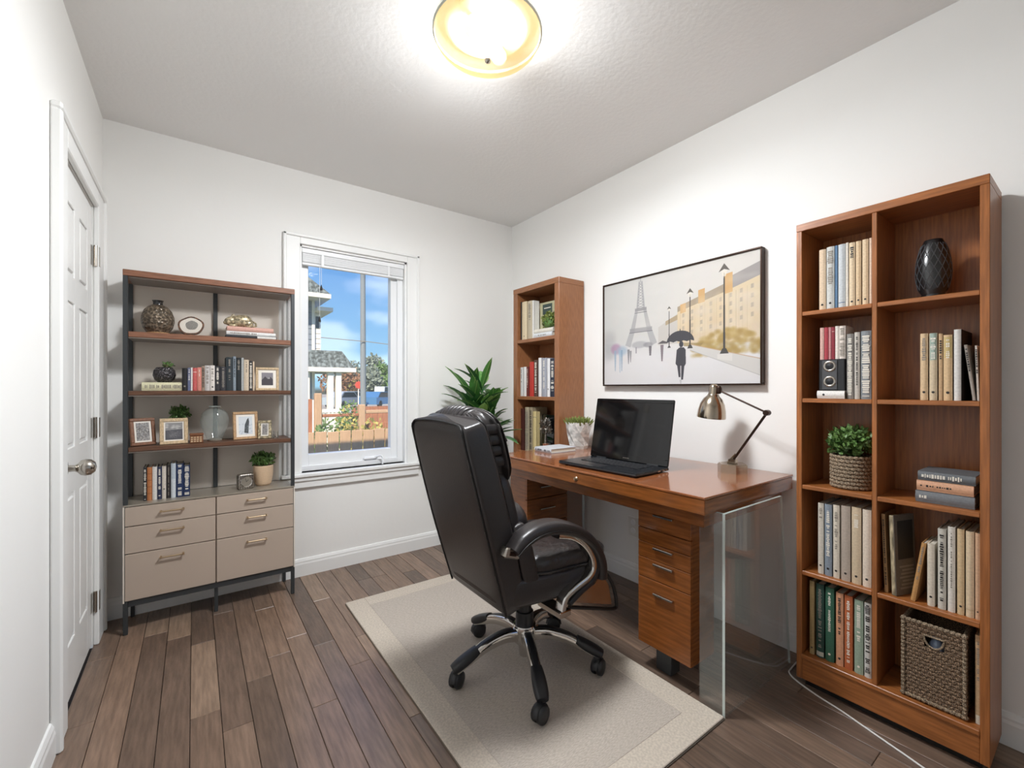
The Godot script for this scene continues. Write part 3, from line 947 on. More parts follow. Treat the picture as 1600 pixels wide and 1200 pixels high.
func paint_street() -> ImageTexture:
	var W := 1024
	var H := 680
	var p := Pic.new(W, H, hexc("e4e3e1"))
	for y in H:
		for x in W:
			var c := hexc("d9dad8").lerp(hexc("e6dfd8"), clampf(x / 700.0 - 0.1, 0, 1) * 0.6)
			if y > 380: c = c.lerp(hexc("e9e8ea"), clampf((y - 380) / 120.0, 0, 1))
			p.im.set_pixel(x, y, c)
	rng.seed = 5
	# misty trees on one side
	for k in 40: p.blob(Vector2(rng.randf_range(0, 70), rng.randf_range(330, 500)), Vector2(45, 50), hexc("c2c4c6"), 0.2, 1.0)
	# the tower
	var tc := hexc("a9a9ad")
	var cx := 300.0
	for s in [-1.0, 1.0]:
		p.line(Vector2(cx + s * 10, 20), Vector2(cx + s * 26, 200), 9, tc, 0.75, 14)
		p.line(Vector2(cx + s * 30, 200), Vector2(cx + s * 62, 330), 20, tc, 0.7, 32)
		p.line(Vector2(cx + s * 62, 330), Vector2(cx + s * 100, 430), 36, tc, 0.65, 44)
	p.line(Vector2(cx, 0), Vector2(cx, 30), 5, tc, 0.8)
	for k in 9:
		var y := 30.0 + k * 18.0
		var w := 10.0 + (y - 20.0) * 0.09
		p.line(Vector2(cx - w, y), Vector2(cx + w, y + 18), 3, hexc("8f8f95"), 0.6)
		p.line(Vector2(cx + w, y), Vector2(cx - w, y + 18), 3, hexc("8f8f95"), 0.6)
	p.line(Vector2(cx - 44, 200), Vector2(cx + 44, 200), 20, hexc("9b9a9d"), 0.85)
	p.line(Vector2(cx - 46, 220), Vector2(cx + 46, 220), 5, hexc("77767a"), 0.8)
	p.line(Vector2(cx - 84, 330), Vector2(cx + 84, 330), 26, hexc("a4a3a6"), 0.8)
	p.line(Vector2(cx - 88, 345), Vector2(cx + 88, 345), 5, hexc("7c7b80"), 0.8)
	p.poly(PackedVector2Array([Vector2(cx - 64, 432), Vector2(cx - 46, 385), Vector2(cx, 366), Vector2(cx + 46, 385), Vector2(cx + 64, 432)]), hexc("dcdcdc"), 0.8)
	# houses along the other side
	p.poly(PackedVector2Array([Vector2(430, 330), Vector2(560, 265), Vector2(560, 440), Vector2(430, 440)]), hexc("cfcac4"), 0.8)
	p.poly(PackedVector2Array([Vector2(480, 300), Vector2(560, 270), Vector2(560, 300), Vector2(480, 325)]), hexc("b6a282"), 0.9)
	p.poly(PackedVector2Array([Vector2(560, 250), Vector2(1024, 130), Vector2(1024, 470), Vector2(560, 440)]), hexc("e3d0ae"), 1.0)
	for k in 60: p.blob(Vector2(rng.randf_range(570, 1020), rng.randf_range(220, 440)), Vector2(40, 50), hexc("ead9bd"), 0.25, 1.0)
	p.poly(PackedVector2Array([Vector2(560, 225), Vector2(860, 135), Vector2(860, 180), Vector2(560, 255)]), hexc("a89880"), 0.9)
	p.poly(PackedVector2Array([Vector2(850, 150), Vector2(880, 105), Vector2(1024, 60), Vector2(1024, 130), Vector2(850, 182)]), hexc("a6a19f"), 1.0)
	for c in [[578, 215, 34, 46], [690, 150, 38, 70], [836, 92, 46, 100]]:
		p.poly(PackedVector2Array([Vector2(c[0], c[1]), Vector2(c[0] + c[2], c[1] - 6), Vector2(c[0] + c[2], c[1] + c[3]), Vector2(c[0], c[1] + c[3] + 6)]), hexc("d8ad72"), 1.0)
	for i in 8:
		for j in 4:
			var x := 590.0 + i * 55.0
			var top := 262.0 - (x - 560.0) * 0.26
			var y := top + 16 + j * (36.0 + (x - 560.0) * 0.03)
			p.poly(PackedVector2Array([Vector2(x, y), Vector2(x + 15, y - 3), Vector2(x + 15, y + 20), Vector2(x, y + 22)]), hexc("b9ac9d"), 0.75)
			p.line(Vector2(x + 7, y - 2), Vector2(x + 7, y + 20), 1.5, hexc("8a7f74"), 0.6)
	for k in 90: p.blob(Vector2(rng.randf_range(570, 1020), rng.randf_range(200, 450)), Vector2(rng.randf_range(12, 60), rng.randf_range(20, 70)), [hexc("f0e4cd"), hexc("e2c9a2"), hexc("dccdbd"), hexc("ecd3b6")][rng.randi() % 4], 0.3, 1.0)
	for k in 26:
		var x := rng.randf_range(575, 1015)
		p.line(Vector2(x, 262.0 - (x - 560.0) * 0.22), Vector2(x, 430), 1.5, hexc("c4b299"), 0.4)
	for k in 70: p.blob(Vector2(rng.randf_range(0, 1020), rng.randf_range(0, 660)), Vector2(rng.randf_range(40, 130), rng.randf_range(20, 60)), [hexc("eeeae6"), hexc("dcdee2"), hexc("ece2da")][rng.randi() % 3], 0.16, 1.0)
	# shrubs and parapet
	for k in 240:
		var a := rng.randf_range(0, PI)
		var r := sqrt(rng.randf())
		p.blob(Vector2(850 + cos(a) * 200 * r, 520 - sin(a) * 135 * r), Vector2(24, 18), [hexc("b79a58"), hexc("a98c4e"), hexc("c4aa6a")][rng.randi() % 3], 0.5, 0.9)
	p.poly(PackedVector2Array([Vector2(600, 440), Vector2(720, 450), Vector2(700, 470), Vector2(600, 460)]), hexc("a08a5a"), 0.7)
	p.poly(PackedVector2Array([Vector2(640, 452), Vector2(1024, 555), Vector2(1024, 640), Vector2(640, 485)]), hexc("dbd9d6"), 1.0)
	p.line(Vector2(640, 452), Vector2(1024, 555), 5, hexc("c9a98a"), 0.7)
	p.line(Vector2(640, 485), Vector2(1024, 640), 3, hexc("b8b6b6"), 0.8)
	# lamp posts
	for q in [[505, 225, 450, 3.0], [640, 150, 455, 5.0], [838, 62, 490, 7.0]]:
		var s: float = q[3] / 7.0
		p.line(Vector2(q[0], q[1] + 20 * s), Vector2(q[0], q[2]), q[3] * 0.8, hexc("474443"), 0.95, q[3] * 1.6)
		p.poly(PackedVector2Array([Vector2(q[0] - 10 * s, q[2]), Vector2(q[0] + 10 * s, q[2]), Vector2(q[0] + 24 * s, q[2] + 28 * s), Vector2(q[0] - 24 * s, q[2] + 28 * s)]), hexc("474443"), 0.95)
		p.poly(PackedVector2Array([Vector2(q[0], q[1] - 30 * s), Vector2(q[0] + 30 * s, q[1] + 12 * s), Vector2(q[0], q[1]), Vector2(q[0] - 30 * s, q[1] + 12 * s)]), hexc("5a544c"), 0.95)
		p.poly(PackedVector2Array([Vector2(q[0] - 16 * s, q[1] + 6 * s), Vector2(q[0] + 16 * s, q[1] + 6 * s), Vector2(q[0] + 8 * s, q[1] + 40 * s), Vector2(q[0] - 8 * s, q[1] + 40 * s)]), hexc("efe9dc"), 0.8)
	p.poly(PackedVector2Array([Vector2(800, 520), Vector2(880, 520), Vector2(880, 560), Vector2(800, 545)]), hexc("e6e3df"), 1.0)
	# strollers under umbrellas
	p.blob(Vector2(100, 440), Vector2(52, 44), hexc("b48fae"), 0.7, 0.4)
	p.blob(Vector2(150, 455), Vector2(55, 40), hexc("a9bfd4"), 0.7, 0.5)
	for q in [[95, 470, 590, "9fb8cf", 10.0], [135, 470, 600, "a8c2d8", 8.0], [150, 470, 590, "8faac4", 8.0], [205, 470, 545, "77787f", 9.0], [222, 480, 535, "8b8a8f", 8.0]]:
		p.line(Vector2(q[0], q[1] - 20), Vector2(q[0], q[2]), q[4] * 2.0, hexc(q[3]), 0.75, q[4] * 0.5)
	p.blob(Vector2(290, 425), Vector2(70, 26), hexc("b9b9bd"), 0.85, 0.3)
	p.blob(Vector2(355, 430), Vector2(42, 20), hexc("97969b"), 0.7, 0.4)
	p.line(Vector2(372, 440), Vector2(372, 500), 20, hexc("6b666c"), 0.85, 12)
	p.line(Vector2(265, 440), Vector2(265, 480), 8, hexc("8a8990"), 0.7)
	p.poly(PackedVector2Array([Vector2(425, 432), Vector2(460, 414), Vector2(500, 428), Vector2(490, 434)]), hexc("5b5759"), 0.9)
	p.line(Vector2(456, 440), Vector2(456, 540), 22, hexc("7d7077"), 0.85, 8)
	# the walker in front
	var dk := hexc("45444b")
	var dome := PackedVector2Array()
	for k in 17:
		var a := PI * k / 16.0
		dome.append(Vector2(577 - cos(a) * 88, 432 - sin(a) * 66))
	for k in 9: dome.append(Vector2(665 - k * 22, 432 - (7 if k % 2 == 1 else 0)))
	p.poly(dome, dk, 0.97)
	p.line(Vector2(577, 366), Vector2(577, 356), 4, dk)
	p.line(Vector2(580, 430), Vector2(580, 470), 3, dk)
	p.blob(Vector2(584, 446), Vector2(15, 20), dk, 1.0, 0.2)
	p.poly(PackedVector2Array([Vector2(556, 478), Vector2(572, 466), Vector2(600, 466), Vector2(612, 480), Vector2(614, 560), Vector2(606, 575), Vector2(556, 570), Vector2(548, 560)]), dk, 0.97)
	p.line(Vector2(568, 565), Vector2(574, 640), 20, dk, 0.97, 11)
	p.line(Vector2(595, 565), Vector2(590, 655), 20, dk, 0.97, 11)
	p.line(Vector2(580, 655), Vector2(582, 680), 12, hexc("9b9aa0"), 0.4, 4)
	return p.tex()

func build_painting():
	var y0 := 1.166
	var y1 := 1.8
	var z0 := -1.914
	var z1 := -0.952
	var x := XR - 0.004
	var o := thing("framed_painting", "wide framed painting of a misty street with tower and umbrella walker", "painting", V(x, y0, (z0 + z1) * 0.5))
	var f := Buf.new()
	var d := 0.035
	for e in [[y0, y0 + 0.008, z0, z1], [y1 - 0.008, y1, z0, z1]]:
		bb(f, V(x - d, e[0], e[2]), V(x, e[1], e[3]), 0.002)
	for e in [[z0, z0 + 0.008], [z1 - 0.008, z1]]:
		bb(f, V(x - d, y0 + 0.008, e[0]), V(x, y1 - 0.008, e[1]), 0.002)
	part(f, "frame", "brown_metal", o)
	part(bb(Buf.new(), V(x - 0.02, y0 + 0.008, z0 + 0.008), V(x - 0.002, y1 - 0.008, z1 - 0.008)), "backing", "mount_board", o)
	mat("street_print", Color(0.9, 0.89, 0.88), 0.6, 0.0, {"tex": paint_street()})
	part(picture(Buf.new(), V(x - 0.0255, y0 + 0.008, z0 + 0.008), V(0, 0, z1 - z0 - 0.016), V(0, y1 - y0 - 0.016, 0)), "canvas", "street_print", o)

func build_small_fixtures():
	var o := thing("wall_outlet", "white wall outlet under the desk", "outlet", V(XR, 0.325, -1.7))
	part(bb(Buf.new(), V(XR - 0.006, 0.268, -1.738), V(XR, 0.383, -1.665), 0.003), "cover_plate", "white_plastic", o)
	for y in [0.3, 0.35]:
		part(lathe(Buf.new(), [Vector2(0.017, 0), Vector2(0.0165, 0.0025), Vector2(0, 0.003)], V(XR - 0.006, y, -1.7015), 16, Basis(V(0, 0, 1), PI / 2)), "socket", "vinyl", o)
	var r := thing("area_rug", "large beige rug with a plain border band under the chair", "rug", V(1.09, 0, -1.6))
	part(bb(Buf.new(), V(0.65, 0.0005, -2.41), V(1.492, 0.006, -0.8), 0.002), "rug_backing", "rug_edge", r)
	var bd := Buf.new()
	for e in [[0.652, 0.75, -2.408, -0.802], [1.39, 1.49, -2.408, -0.802], [0.75, 1.39, -2.408, -2.31], [0.75, 1.39, -0.9, -0.802]]:
		bb(bd, V(e[0], 0.005, e[2]), V(e[1], 0.0115, e[3]), 0.002)
	part(bd, "border_band", "rug_border", r)
	part(bb(Buf.new(), V(0.75, 0.005, -2.31), V(1.39, 0.0108, -0.9), 0.001), "field", "rug_field", r)
	var ca := thing("white_cable", "thin white cable trailing on the floor by the tall bookcase", "cable", V(1.85, 0, -0.75))
	var pts := []
	for q in CABLE: pts.append(V(q[0], 0.0035, q[1]))
	part(sweep(Buf.new(), curve(pts, 8), Vector2(0.003, 0.003), Vector3.ZERO, 8), "sheath", "white_cable", ca)

# ---------------------------------------------------------------- furniture
func build_etagere():
	var x0 := -0.268
	var x1 := 0.458
	var zf := -2.71
	var zb := -2.935
	var o := thing("display_shelf", "tall black framed display shelf with taupe drawers below, beside the window", "shelf unit", V(0.095, 0, -2.82))
	for e in [[x0, zf - 0.018], [x1 - 0.018, zf - 0.018], [x0, zb], [x1 - 0.018, zb]]:
		part(bb(Buf.new(), V(e[0], 0.595 if e[1] == zb else 0.0, e[1]), V(e[0] + 0.018, 1.68, e[1] + 0.018), 0.002), "post", "black_steel", o)
	part(bb(Buf.new(), V(0.086, 0.607, zb + 0.001), V(0.106, 1.68, zb + 0.019), 0.002), "centre_post", "black_steel", o)
	part(bb(Buf.new(), V(x0 + 0.018, 0.607, zb - 0.006), V(0.41, 1.675, zb + 0.0005)), "back_panel", "taupe_panel", o)
	part(bb(Buf.new(), V(x1 - 0.011, 0.607, zb + 0.018), V(x1 - 0.006, 1.675, zf - 0.018)), "glass_side", "green_pane", o)
	for e in [[1.677, 0.029], [1.392, 0.026], [1.118, 0.02], [0.852, 0.02]]:
		var y: float = e[0]
		var s := Buf.new()
		var tip: bool = y > 1.6
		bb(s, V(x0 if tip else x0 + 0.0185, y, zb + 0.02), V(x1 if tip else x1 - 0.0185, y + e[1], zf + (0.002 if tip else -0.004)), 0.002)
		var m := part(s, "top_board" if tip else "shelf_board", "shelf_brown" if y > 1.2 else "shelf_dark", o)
		var ed := Buf.new()
		bb(ed, V(x0 + 0.019, y - 0.006, zb + 0.03), V(x1 - 0.019, y, zf - 0.008), 0.001)
		part(ed, "tray", "shelf_tray", m)
	# drawers
	part(bb(Buf.new(), V(x0 + 0.0185, 0.157, zb), V(x1 - 0.0185, 0.597, zf - 0.012)), "cabinet_body", "taupe_lacquer", o)
	part(bb(Buf.new(), V(x0 + 0.001, 0.5972, zb), V(x1 - 0.001, 0.605, zf + 0.004), 0.001), "glass_top", "dark_glass", o)
	for side in [x0, x1 - 0.006]:
		part(bb(Buf.new(), V(side, 0.15, zf - 0.0001), V(side + 0.006, 0.597, zf + 0.004), 0.001), "side_trim", "taupe_panel", o)
	for c in [[-0.26, 0.0895], [0.0945, 0.45]]:
		for q in [[0.506, 0.594], [0.378, 0.502], [0.158, 0.374]]:
			var dr := part(bb(Buf.new(), V(c[0], q[0], zf - 0.012), V(c[1], q[1], zf + 0.004), 0.0015), "drawer", "taupe_lacquer", o)
			var hy: float = q[1] - 0.034
			var hx: float = (c[0] + c[1]) * 0.5
			var h := Buf.new()
			rod(h, V(hx - 0.048, hy, zf + 0.022), V(hx + 0.048, hy, zf + 0.022), 0.004, 10)
			for s in [-0.043, 0.043]:
				rod(h, V(hx + s, hy, zf + 0.003), V(hx + s, hy, zf + 0.026), 0.0048, 8)
			part(h, "handle", "champagne", dr)
	part(bb(Buf.new(), V(x0 + 0.0185, 0.127, zb + 0.01), V(x1 - 0.0185, 0.156, zf - 0.004), 0.001), "base_frame", "black_steel", o)
	for e in [[0.085, zf - 0.03], [x0 + 0.01, zb + 0.01], [x1 - 0.03, zb + 0.01]]:
		part(bb(Buf.new(), V(e[0], 0.0, e[1]), V(e[0] + 0.016, 0.128, e[1] + 0.016), 0.002), "leg", "black_steel", o)

func build_narrow_bookcase():
	var xf := 1.9
	var xb := 2.125
	var z0 := -2.605
	var z1 := -2.108
	var o := thing("narrow_bookcase", "narrow reddish wood bookcase standing between the plant and the desk", "bookcase", V((xf + xb) * 0.5, 0, (z0 + z1) * 0.5))
	part(bb(Buf.new(), V(xf, 0, z0), V(xb, 1.835, z0 + 0.045), 0.002), "side_panel", "cherry_y", o)
	part(bb(Buf.new(), V(xf, 0, z1 - 0.045), V(xb, 1.835, z1), 0.002), "side_panel", "cherry_y", o)
	part(bb(Buf.new(), V(xf - 0.001, 1.835, z0), V(xb, 1.872, z1), 0.002), "top_board", "cherry_z", o)
	for y in [1.475, 1.07, 0.68, 0.36]:
		part(bb(Buf.new(), V(xf + 0.002, y, z0 + 0.045), V(xb - 0.012, y + 0.024, z1 - 0.045), 0.002), "shelf_board", "cherry_z", o)
	part(bb(Buf.new(), V(xf + 0.002, 0, z0 + 0.045), V(xb - 0.012, 0.07, z1 - 0.045), 0.002), "plinth", "cherry_z", o)
	part(bb(Buf.new(), V(xb - 0.012, 0, z0 + 0.045), V(xb, 1.835, z1 - 0.045)), "back_panel", "cherry_y", o)

func build_tall_bookcase():
	var xf := 1.9
	var xb := 2.118
	var z0 := -0.735
	var z1 := -0.221
	var o := thing("tall_bookcase", "tall two column reddish wood bookcase at the desk's end", "bookcase", V((xf + xb) * 0.5, 0, (z0 + z1) * 0.5))
	part(bb(Buf.new(), V(xf, 0.03, z0), V(xb, 1.757, z0 + 0.019), 0.0015), "side_panel", "walnut_y", o)
	part(bb(Buf.new(), V(xf, 0.03, z1 - 0.021), V(xb, 1.757, z1), 0.0015), "side_panel", "walnut_y", o)
	part(bb(Buf.new(), V(xf - 0.001, 1.757, z0), V(xb, 1.785, z1), 0.0015), "top_board", "walnut_z", o)
	part(bb(Buf.new(), V(xf + 0.001, 0.128, -0.5), V(xb - 0.008, 1.757, -0.486), 0.0015), "divider", "walnut_y", o)
	for c in [[z0 + 0.019, -0.5], [-0.486, z1 - 0.021]]:
		for y in [1.43, 1.096, 0.763, 0.432]:
			part(bb(Buf.new(), V(xf + 0.002, y, c[0]), V(xb - 0.008, y + 0.0155, c[1]), 0.0015), "shelf_board", "walnut_z", o)
	part(bb(Buf.new(), V(xf - 0.004, 0.112, z0 + 0.019), V(xb - 0.008, 0.128, z1 - 0.021), 0.002), "bottom_board", "walnut_z", o)
	part(bb(Buf.new(), V(xf + 0.002, 0.03, z0 + 0.019), V(xf + 0.018, 0.112, z1 - 0.021), 0.0015), "kick_board", "walnut_z", o)
	part(bb(Buf.new(), V(xf + 0.03, 0.0, z0 + 0.02), V(xb - 0.01, 0.03, z1 - 0.02)), "plinth", "stitching", o)
	part(bb(Buf.new(), V(xb - 0.008, 0.03, z0 + 0.019), V(xb, 1.757, z1 - 0.021)), "back_panel", "walnut_y", o)

func bar_pull(parent: Node, x: float, y: float, z: float, l: float, along_z := true):
	var h := Buf.new()
	if along_z:
		bb(h, V(x - 0.014, y - 0.003, z - l * 0.5), V(x - 0.009, y + 0.006, z + l * 0.5), 0.0015)
		bb(h, V(x - 0.0095, y + 0.001, z - l * 0.5), V(x + 0.0005, y + 0.0045, z + l * 0.5), 0.001)
	else:
		bb(h, V(x - l * 0.5, y - 0.003, z + 0.009), V(x + l * 0.5, y + 0.006, z + 0.014), 0.0015)
		bb(h, V(x - l * 0.5, y + 0.001, z - 0.0005), V(x + l * 0.5, y + 0.0045, z + 0.0095), 0.001)
	part(h, "handle", "satin_nickel", parent)

func build_desk():
	var x0 := 1.42
	var x1 := 2.112
	var z0 := -2.092
	var z1 := -0.832
	var o := thing("writing_desk", "wide glossy reddish wood desk with drawers and glass end panels", "desk", V(1.77, 0, -1.46))
	part(bb(Buf.new(), V(x0 - 0.002, 0.7655, z0), V(x1, 0.775, z1 + 0.002), 0.002), "desk_top", "desk_wood", o)
	var fr := Buf.new()
	bb(fr, V(x0, 0.712, z0), V(x1, 0.7655, z1), 0.002)
	part(fr, "top_frame", "desk_front", o)
	part(bb(Buf.new(), V(x0 + 0.045, 0.655, z0 + 0.01), V(x1 - 0.03, 0.712, z1 - 0.03), 0.002), "apron", "desk_front", o)
	# lock and knob on the front
	var bs := Basis(V(0, 0, 1), PI / 2)
	part(lathe(Buf.new(), [Vector2(0.011, 0), Vector2(0.011, 0.002), Vector2(0.008, 0.004), Vector2(0.0075, 0.009), Vector2(0.005, 0.01), Vector2(0, 0.0095)], V(x0 + 0.0005, 0.735, -1.459), 18, bs), "lock", "champagne", o)
	var kb := Buf.new()
	cushion(kb, V(x0, 0.737, -1.985), V(0.005, 0.009, 0.018), 1.0, 1.0, Basis(), 18, 10)
	cushion(kb, V(x0 - 0.004, 0.737, -1.985), V(0.005, 0.005, 0.01), 1.0, 1.0, Basis(), 14, 8)
	part(kb, "knob", "satin_nickel", o)
	# drawer pedestal on a dark foot
	var px := 1.5
	var pz0 := -1.172
	var pz1 := -0.934
	part(bb(Buf.new(), V(px + 0.012, 0.105, pz0), V(px + 0.16, 0.655, pz1), 0.001), "pedestal_body", "desk_front", o)
	var ys := [0.655, 0.579, 0.522, 0.458, 0.378, 0.105]
	for k in 5:
		var d := part(bb(Buf.new(), V(px - 0.002, ys[k + 1] + 0.0012, pz0), V(px + 0.0125, ys[k] - 0.0012, pz1), 0.0015), "drawer", "desk_front", o)
		if k != 1: bar_pull(d, px - 0.002, ys[k] - (0.014 if k < 4 else 0.052), (pz0 + pz1) * 0.5 + 0.004, 0.088)
	part(bb(Buf.new(), V(px + 0.04, 0.0005, -1.115), V(px + 0.1, 0.105, -1.045), 0.002), "foot", "black_steel", o)
	# drawer unit at the far end, facing the camera side
	var qz := -1.925
	part(bb(Buf.new(), V(1.496, 0.0, z0 + 0.012), V(1.8, 0.655, qz - 0.012), 0.001), "pedestal_body", "desk_front", o)
	for e in [[0.53, 0.65], [0.386, 0.526], [0.02, 0.382]]:
		var d := part(bb(Buf.new(), V(1.496, e[0], qz - 0.0125), V(1.8, e[1], qz + 0.002), 0.0015), "drawer", "desk_front", o)
		bar_pull(d, 1.64, e[1] - 0.06, qz + 0.002, 0.11, false)
	# glass ends
	var g := Buf.new()
	prism(g, PackedVector2Array([Vector2(1.5, 0.0), Vector2(2.02, 0.0), Vector2(1.94, 0.7115), Vector2(1.5, 0.7115)]), V(0, 0, -0.812), Vector3.RIGHT, Vector3.UP, V(0, 0, 0.008))
	var gp := part(g, "glass_end", "green_pane", o)
	var e1 := Buf.new()
	bb(e1, V(1.498, 0.0, -0.8125), V(1.5, 0.7115, -0.8035))
	sweep(e1, [V(2.02, 0.001, -0.808), V(1.94, 0.7115, -0.808)], Vector2(0.0015, 0.0045), V(0, 0, 1), 8)
	bb(e1, V(1.5, 0.7105, -0.8125), V(1.94, 0.7122, -0.8035))
	part(e1, "polished_edge", "glass_edge", gp)
	var g2 := part(bb(Buf.new(), V(1.5, 0.0005, -0.9), V(1.506, 0.7115, -0.8122)), "glass_return", "green_pane", o)
	part(bb(Buf.new(), V(1.5, 0.71, -0.9), V(1.506, 0.712, -0.8122)), "polished_edge", "glass_edge", g2)
	var g3 := part(bb(Buf.new(), V(1.83, 0.0, -1.998), V(2.0, 0.7115, -1.99)), "glass_end", "green_pane", o)
	part(bb(Buf.new(), V(2.0, 0.0, -1.999), V(2.012, 0.7115, -1.989)), "polished_edge", "glass_edge", g3)

func build_chair():
	var zc := -1.43
	var o := thing("office_chair", "high backed black leather office chair with chrome five star base", "chair", V(1.1, 0.0112, zc))
	# back: up along U, forward along N
	var up := V(-0.262, 0.965, 0).normalized()
	var fw := V(up.y, -up.x, 0)
	var bs := Basis(fw, up, V(0, 0, 1))
	var org := V(0.87, 0.36, zc)
	var at := func(n: float, s: float, z := 0.0) -> Vector3: return org + fw * n + up * s + V(0, 0, z)
	# shell: rows of rounded rectangles
	var P := []
	var ts := [0.0, 0.008, 0.025, 0.06, 0.14, 0.25, 0.37, 0.5, 0.62, 0.74, 0.85, 0.93, 0.97, 0.99, 1.0]
	for i in 15:
		var t: float = ts[i]
		var s := 0.685 * t
		var ease := 0.0
		if i < 3: ease = [0.012, 0.005, 0.0][i]
		if i > 11: ease = [0.002, 0.007, 0.016][i - 12]
		var hw := 0.207 + 0.012 * sin(PI * t) + 0.004 * t - ease
		var th := 0.048 + 0.006 * sin(PI * t) - ease
		var row := PackedVector3Array()
		for j in 40:
			var a := TAU * j / 40
			row.append(at.call(0.045 + th * pw(cos(a), 0.22), s + (0.014 * cos(PI * 0.5 * sin(a)) if i == 14 else 0.0), hw * pw(sin(a), 0.22)))
		if i == 0: P.append(ring_of(at.call(0.045, s - 0.004), 40))
		P.append(row)
		if i == 14: P.append(ring_of(at.call(0.045, s + 0.026), 40))
	part(grid(Buf.new(), P, false, true), "back_shell", "leather", o)
	# piping round the rear panel and the front edge
	for nn in [-0.93, 0.93]:
		var pts := []
		for i in 13:
			var t := i / 12.0 * 0.97
			var th := 0.048 + 0.006 * sin(PI * t)
			var hw := 0.207 + 0.012 * sin(PI * t) + 0.004 * t
			pts.append(at.call(0.045 + th * nn, 0.685 * t, hw * 0.935))
		pts.append(at.call(0.045 + 0.044 * nn, 0.681, 0.188))
		for q in [0.17, 0.12, 0.06, 0.0]: pts.append(at.call(0.045 + 0.04 * nn, 0.688 + 0.012 * cos(q / 0.2 * PI / 2), q))
		for i in range(pts.size() - 2, -1, -1):
			var q: Vector3 = pts[i]
			pts.append(V(q.x, q.y, 2 * zc - q.z))
		part(sweep(Buf.new(), curve(pts, 2), Vector2(0.0042, 0.0042), fw, 6), "piping", "stitching", o)
	# cushions of the back
	part(cushion(Buf.new(), at.call(0.112, 0.563), V(0.06, 0.15, 0.198), 0.55, 0.5, Basis(fw, up, V(0, 0, 1)), 200, 34, 0.08, 20.0), "headrest_cushion", "creased_leather", o)
	for k in 15:
		var z := -0.165 + 0.33 * k / 14.0
		var e := 1.0 - 0.09 * pow(absf(z) / 0.165, 3.0)
		var fp := [at.call(0.058, 0.672 * e, z), at.call(0.068, 0.7 * e, z * 1.01), at.call(0.095, 0.7175 * e, z * 1.03), at.call(0.125, 0.713 * e, z * 1.05), at.call(0.155, 0.688 * e, z * 1.05), at.call(0.17, 0.64 * e, z * 1.04)]
		part(sweep(Buf.new(), curve(fp, 4), Vector2(0.0075, 0.0125), V(0, 0, 1), 10), "gathered_fold", "leather", o)
	for s in [-1, 1]:
		for k in 4:
			var q := 0.64 - 0.038 * k
			part(sweep(Buf.new(), curve([at.call(0.085, q + 0.012, 0.19 * s), at.call(0.12, q + 0.004, 0.1945 * s), at.call(0.15, q - 0.004, 0.184 * s), at.call(0.165, q - 0.012, 0.146 * s)], 4), Vector2(0.0065, 0.017), up, 8), "gathered_fold", "leather", o)
	part(cushion(Buf.new(), at.call(0.098, 0.34), V(0.055, 0.175, 0.2), 0.45, 0.4, bs, 44, 22, 0.012, 8.0), "back_cushion", "leather", o)
	part(cushion(Buf.new(), at.call(0.135, 0.255), V(0.075, 0.1, 0.175), 0.7, 0.4, bs, 40, 20, 0.015, 10.0), "lumbar_cushion", "leather", o)
	for s in [-1, 1]:
		part(cushion(Buf.new(), at.call(0.125, 0.16, 0.196 * s), V(0.035, 0.135, 0.024), 0.5, 0.5, bs, 26, 16), "side_bolster", "leather", o)
	# seat
	part(cushion(Buf.new(), V(1.095, 0.423, zc), V(0.245, 0.062, 0.222), 0.35, 0.3, Basis(V(0, 0, 1), -0.06), 48, 16), "seat_base", "leather", o)
	part(cushion(Buf.new(), V(1.165, 0.497, zc), V(0.21, 0.056, 0.228), 0.6, 0.32, Basis(V(0, 0, 1), -0.06), 60, 20, 0.012, 12.0), "seat_cushion", "creased_leather", o)
	part(cushion(Buf.new(), V(1.315, 0.425, zc), V(0.05, 0.075, 0.218), 0.7, 0.4, Basis(V(0, 0, 1), 0.25), 40, 16), "seat_front_roll", "leather", o)
	var pp := []
	for k in 33:
		var a := TAU * k / 32
		pp.append(V(1.165, 0.487, zc) + Basis(V(0, 0, 1), -0.06) * V(0.2105 * pw(cos(a), 0.32), -0.006, 0.2285 * pw(sin(a), 0.32)))
	part(sweep(Buf.new(), pp, Vector2(0.003, 0.003), Vector3.UP, 6, 1.0, false), "piping", "stitching", o)
	# arms
	for s in [1, -1]:
		var z: float = zc + 0.236 * s
		var pad := curve([V(0.862, 0.606, z), V(0.905, 0.636, z), V(0.965, 0.655, z), V(1.04, 0.655, z), V(1.115, 0.635, z), V(1.19, 0.597, z), V(1.248, 0.545, z), V(1.286, 0.475, z), V(1.29, 0.41, z)], 5)
		var rad := []
		for i in pad.size():
			var t := i / float(pad.size() - 1)
			rad.append(Vector2(lerpf(0.026, 0.02, smoothstep(0.35, 0.75, t)) * (0.72 + 0.28 * smoothstep(0.0, 0.12, t)), lerpf(0.04, 0.03, smoothstep(0.4, 0.8, t))))
		part(sweep(Buf.new(), pad, rad, V(0, 0, 1), 22, 0.6), "arm_pad", "leather", o)
		var seam := []
		for i in range(0, 30): seam.append(pad[i] + V(0, -0.008, (rad[i].y + 0.0005) * s))
		part(sweep(Buf.new(), seam, Vector2(0.0025, 0.0025), V(0, 0, 1), 6), "arm_piping", "stitching", o)
		var band := curve([V(1.06, 0.622, z), V(1.13, 0.602, z), V(1.193, 0.56, z), V(1.235, 0.505, z), V(1.243, 0.46, z), V(1.213, 0.43, z), V(1.145, 0.408, z), V(1.098, 0.385, z), V(1.083, 0.34, z)], 5)
		part(sweep(Buf.new(), band, Vector2(0.0125, 0.022), V(0, 0, 1), 18, 0.5), "arm_loop", "chrome", o)
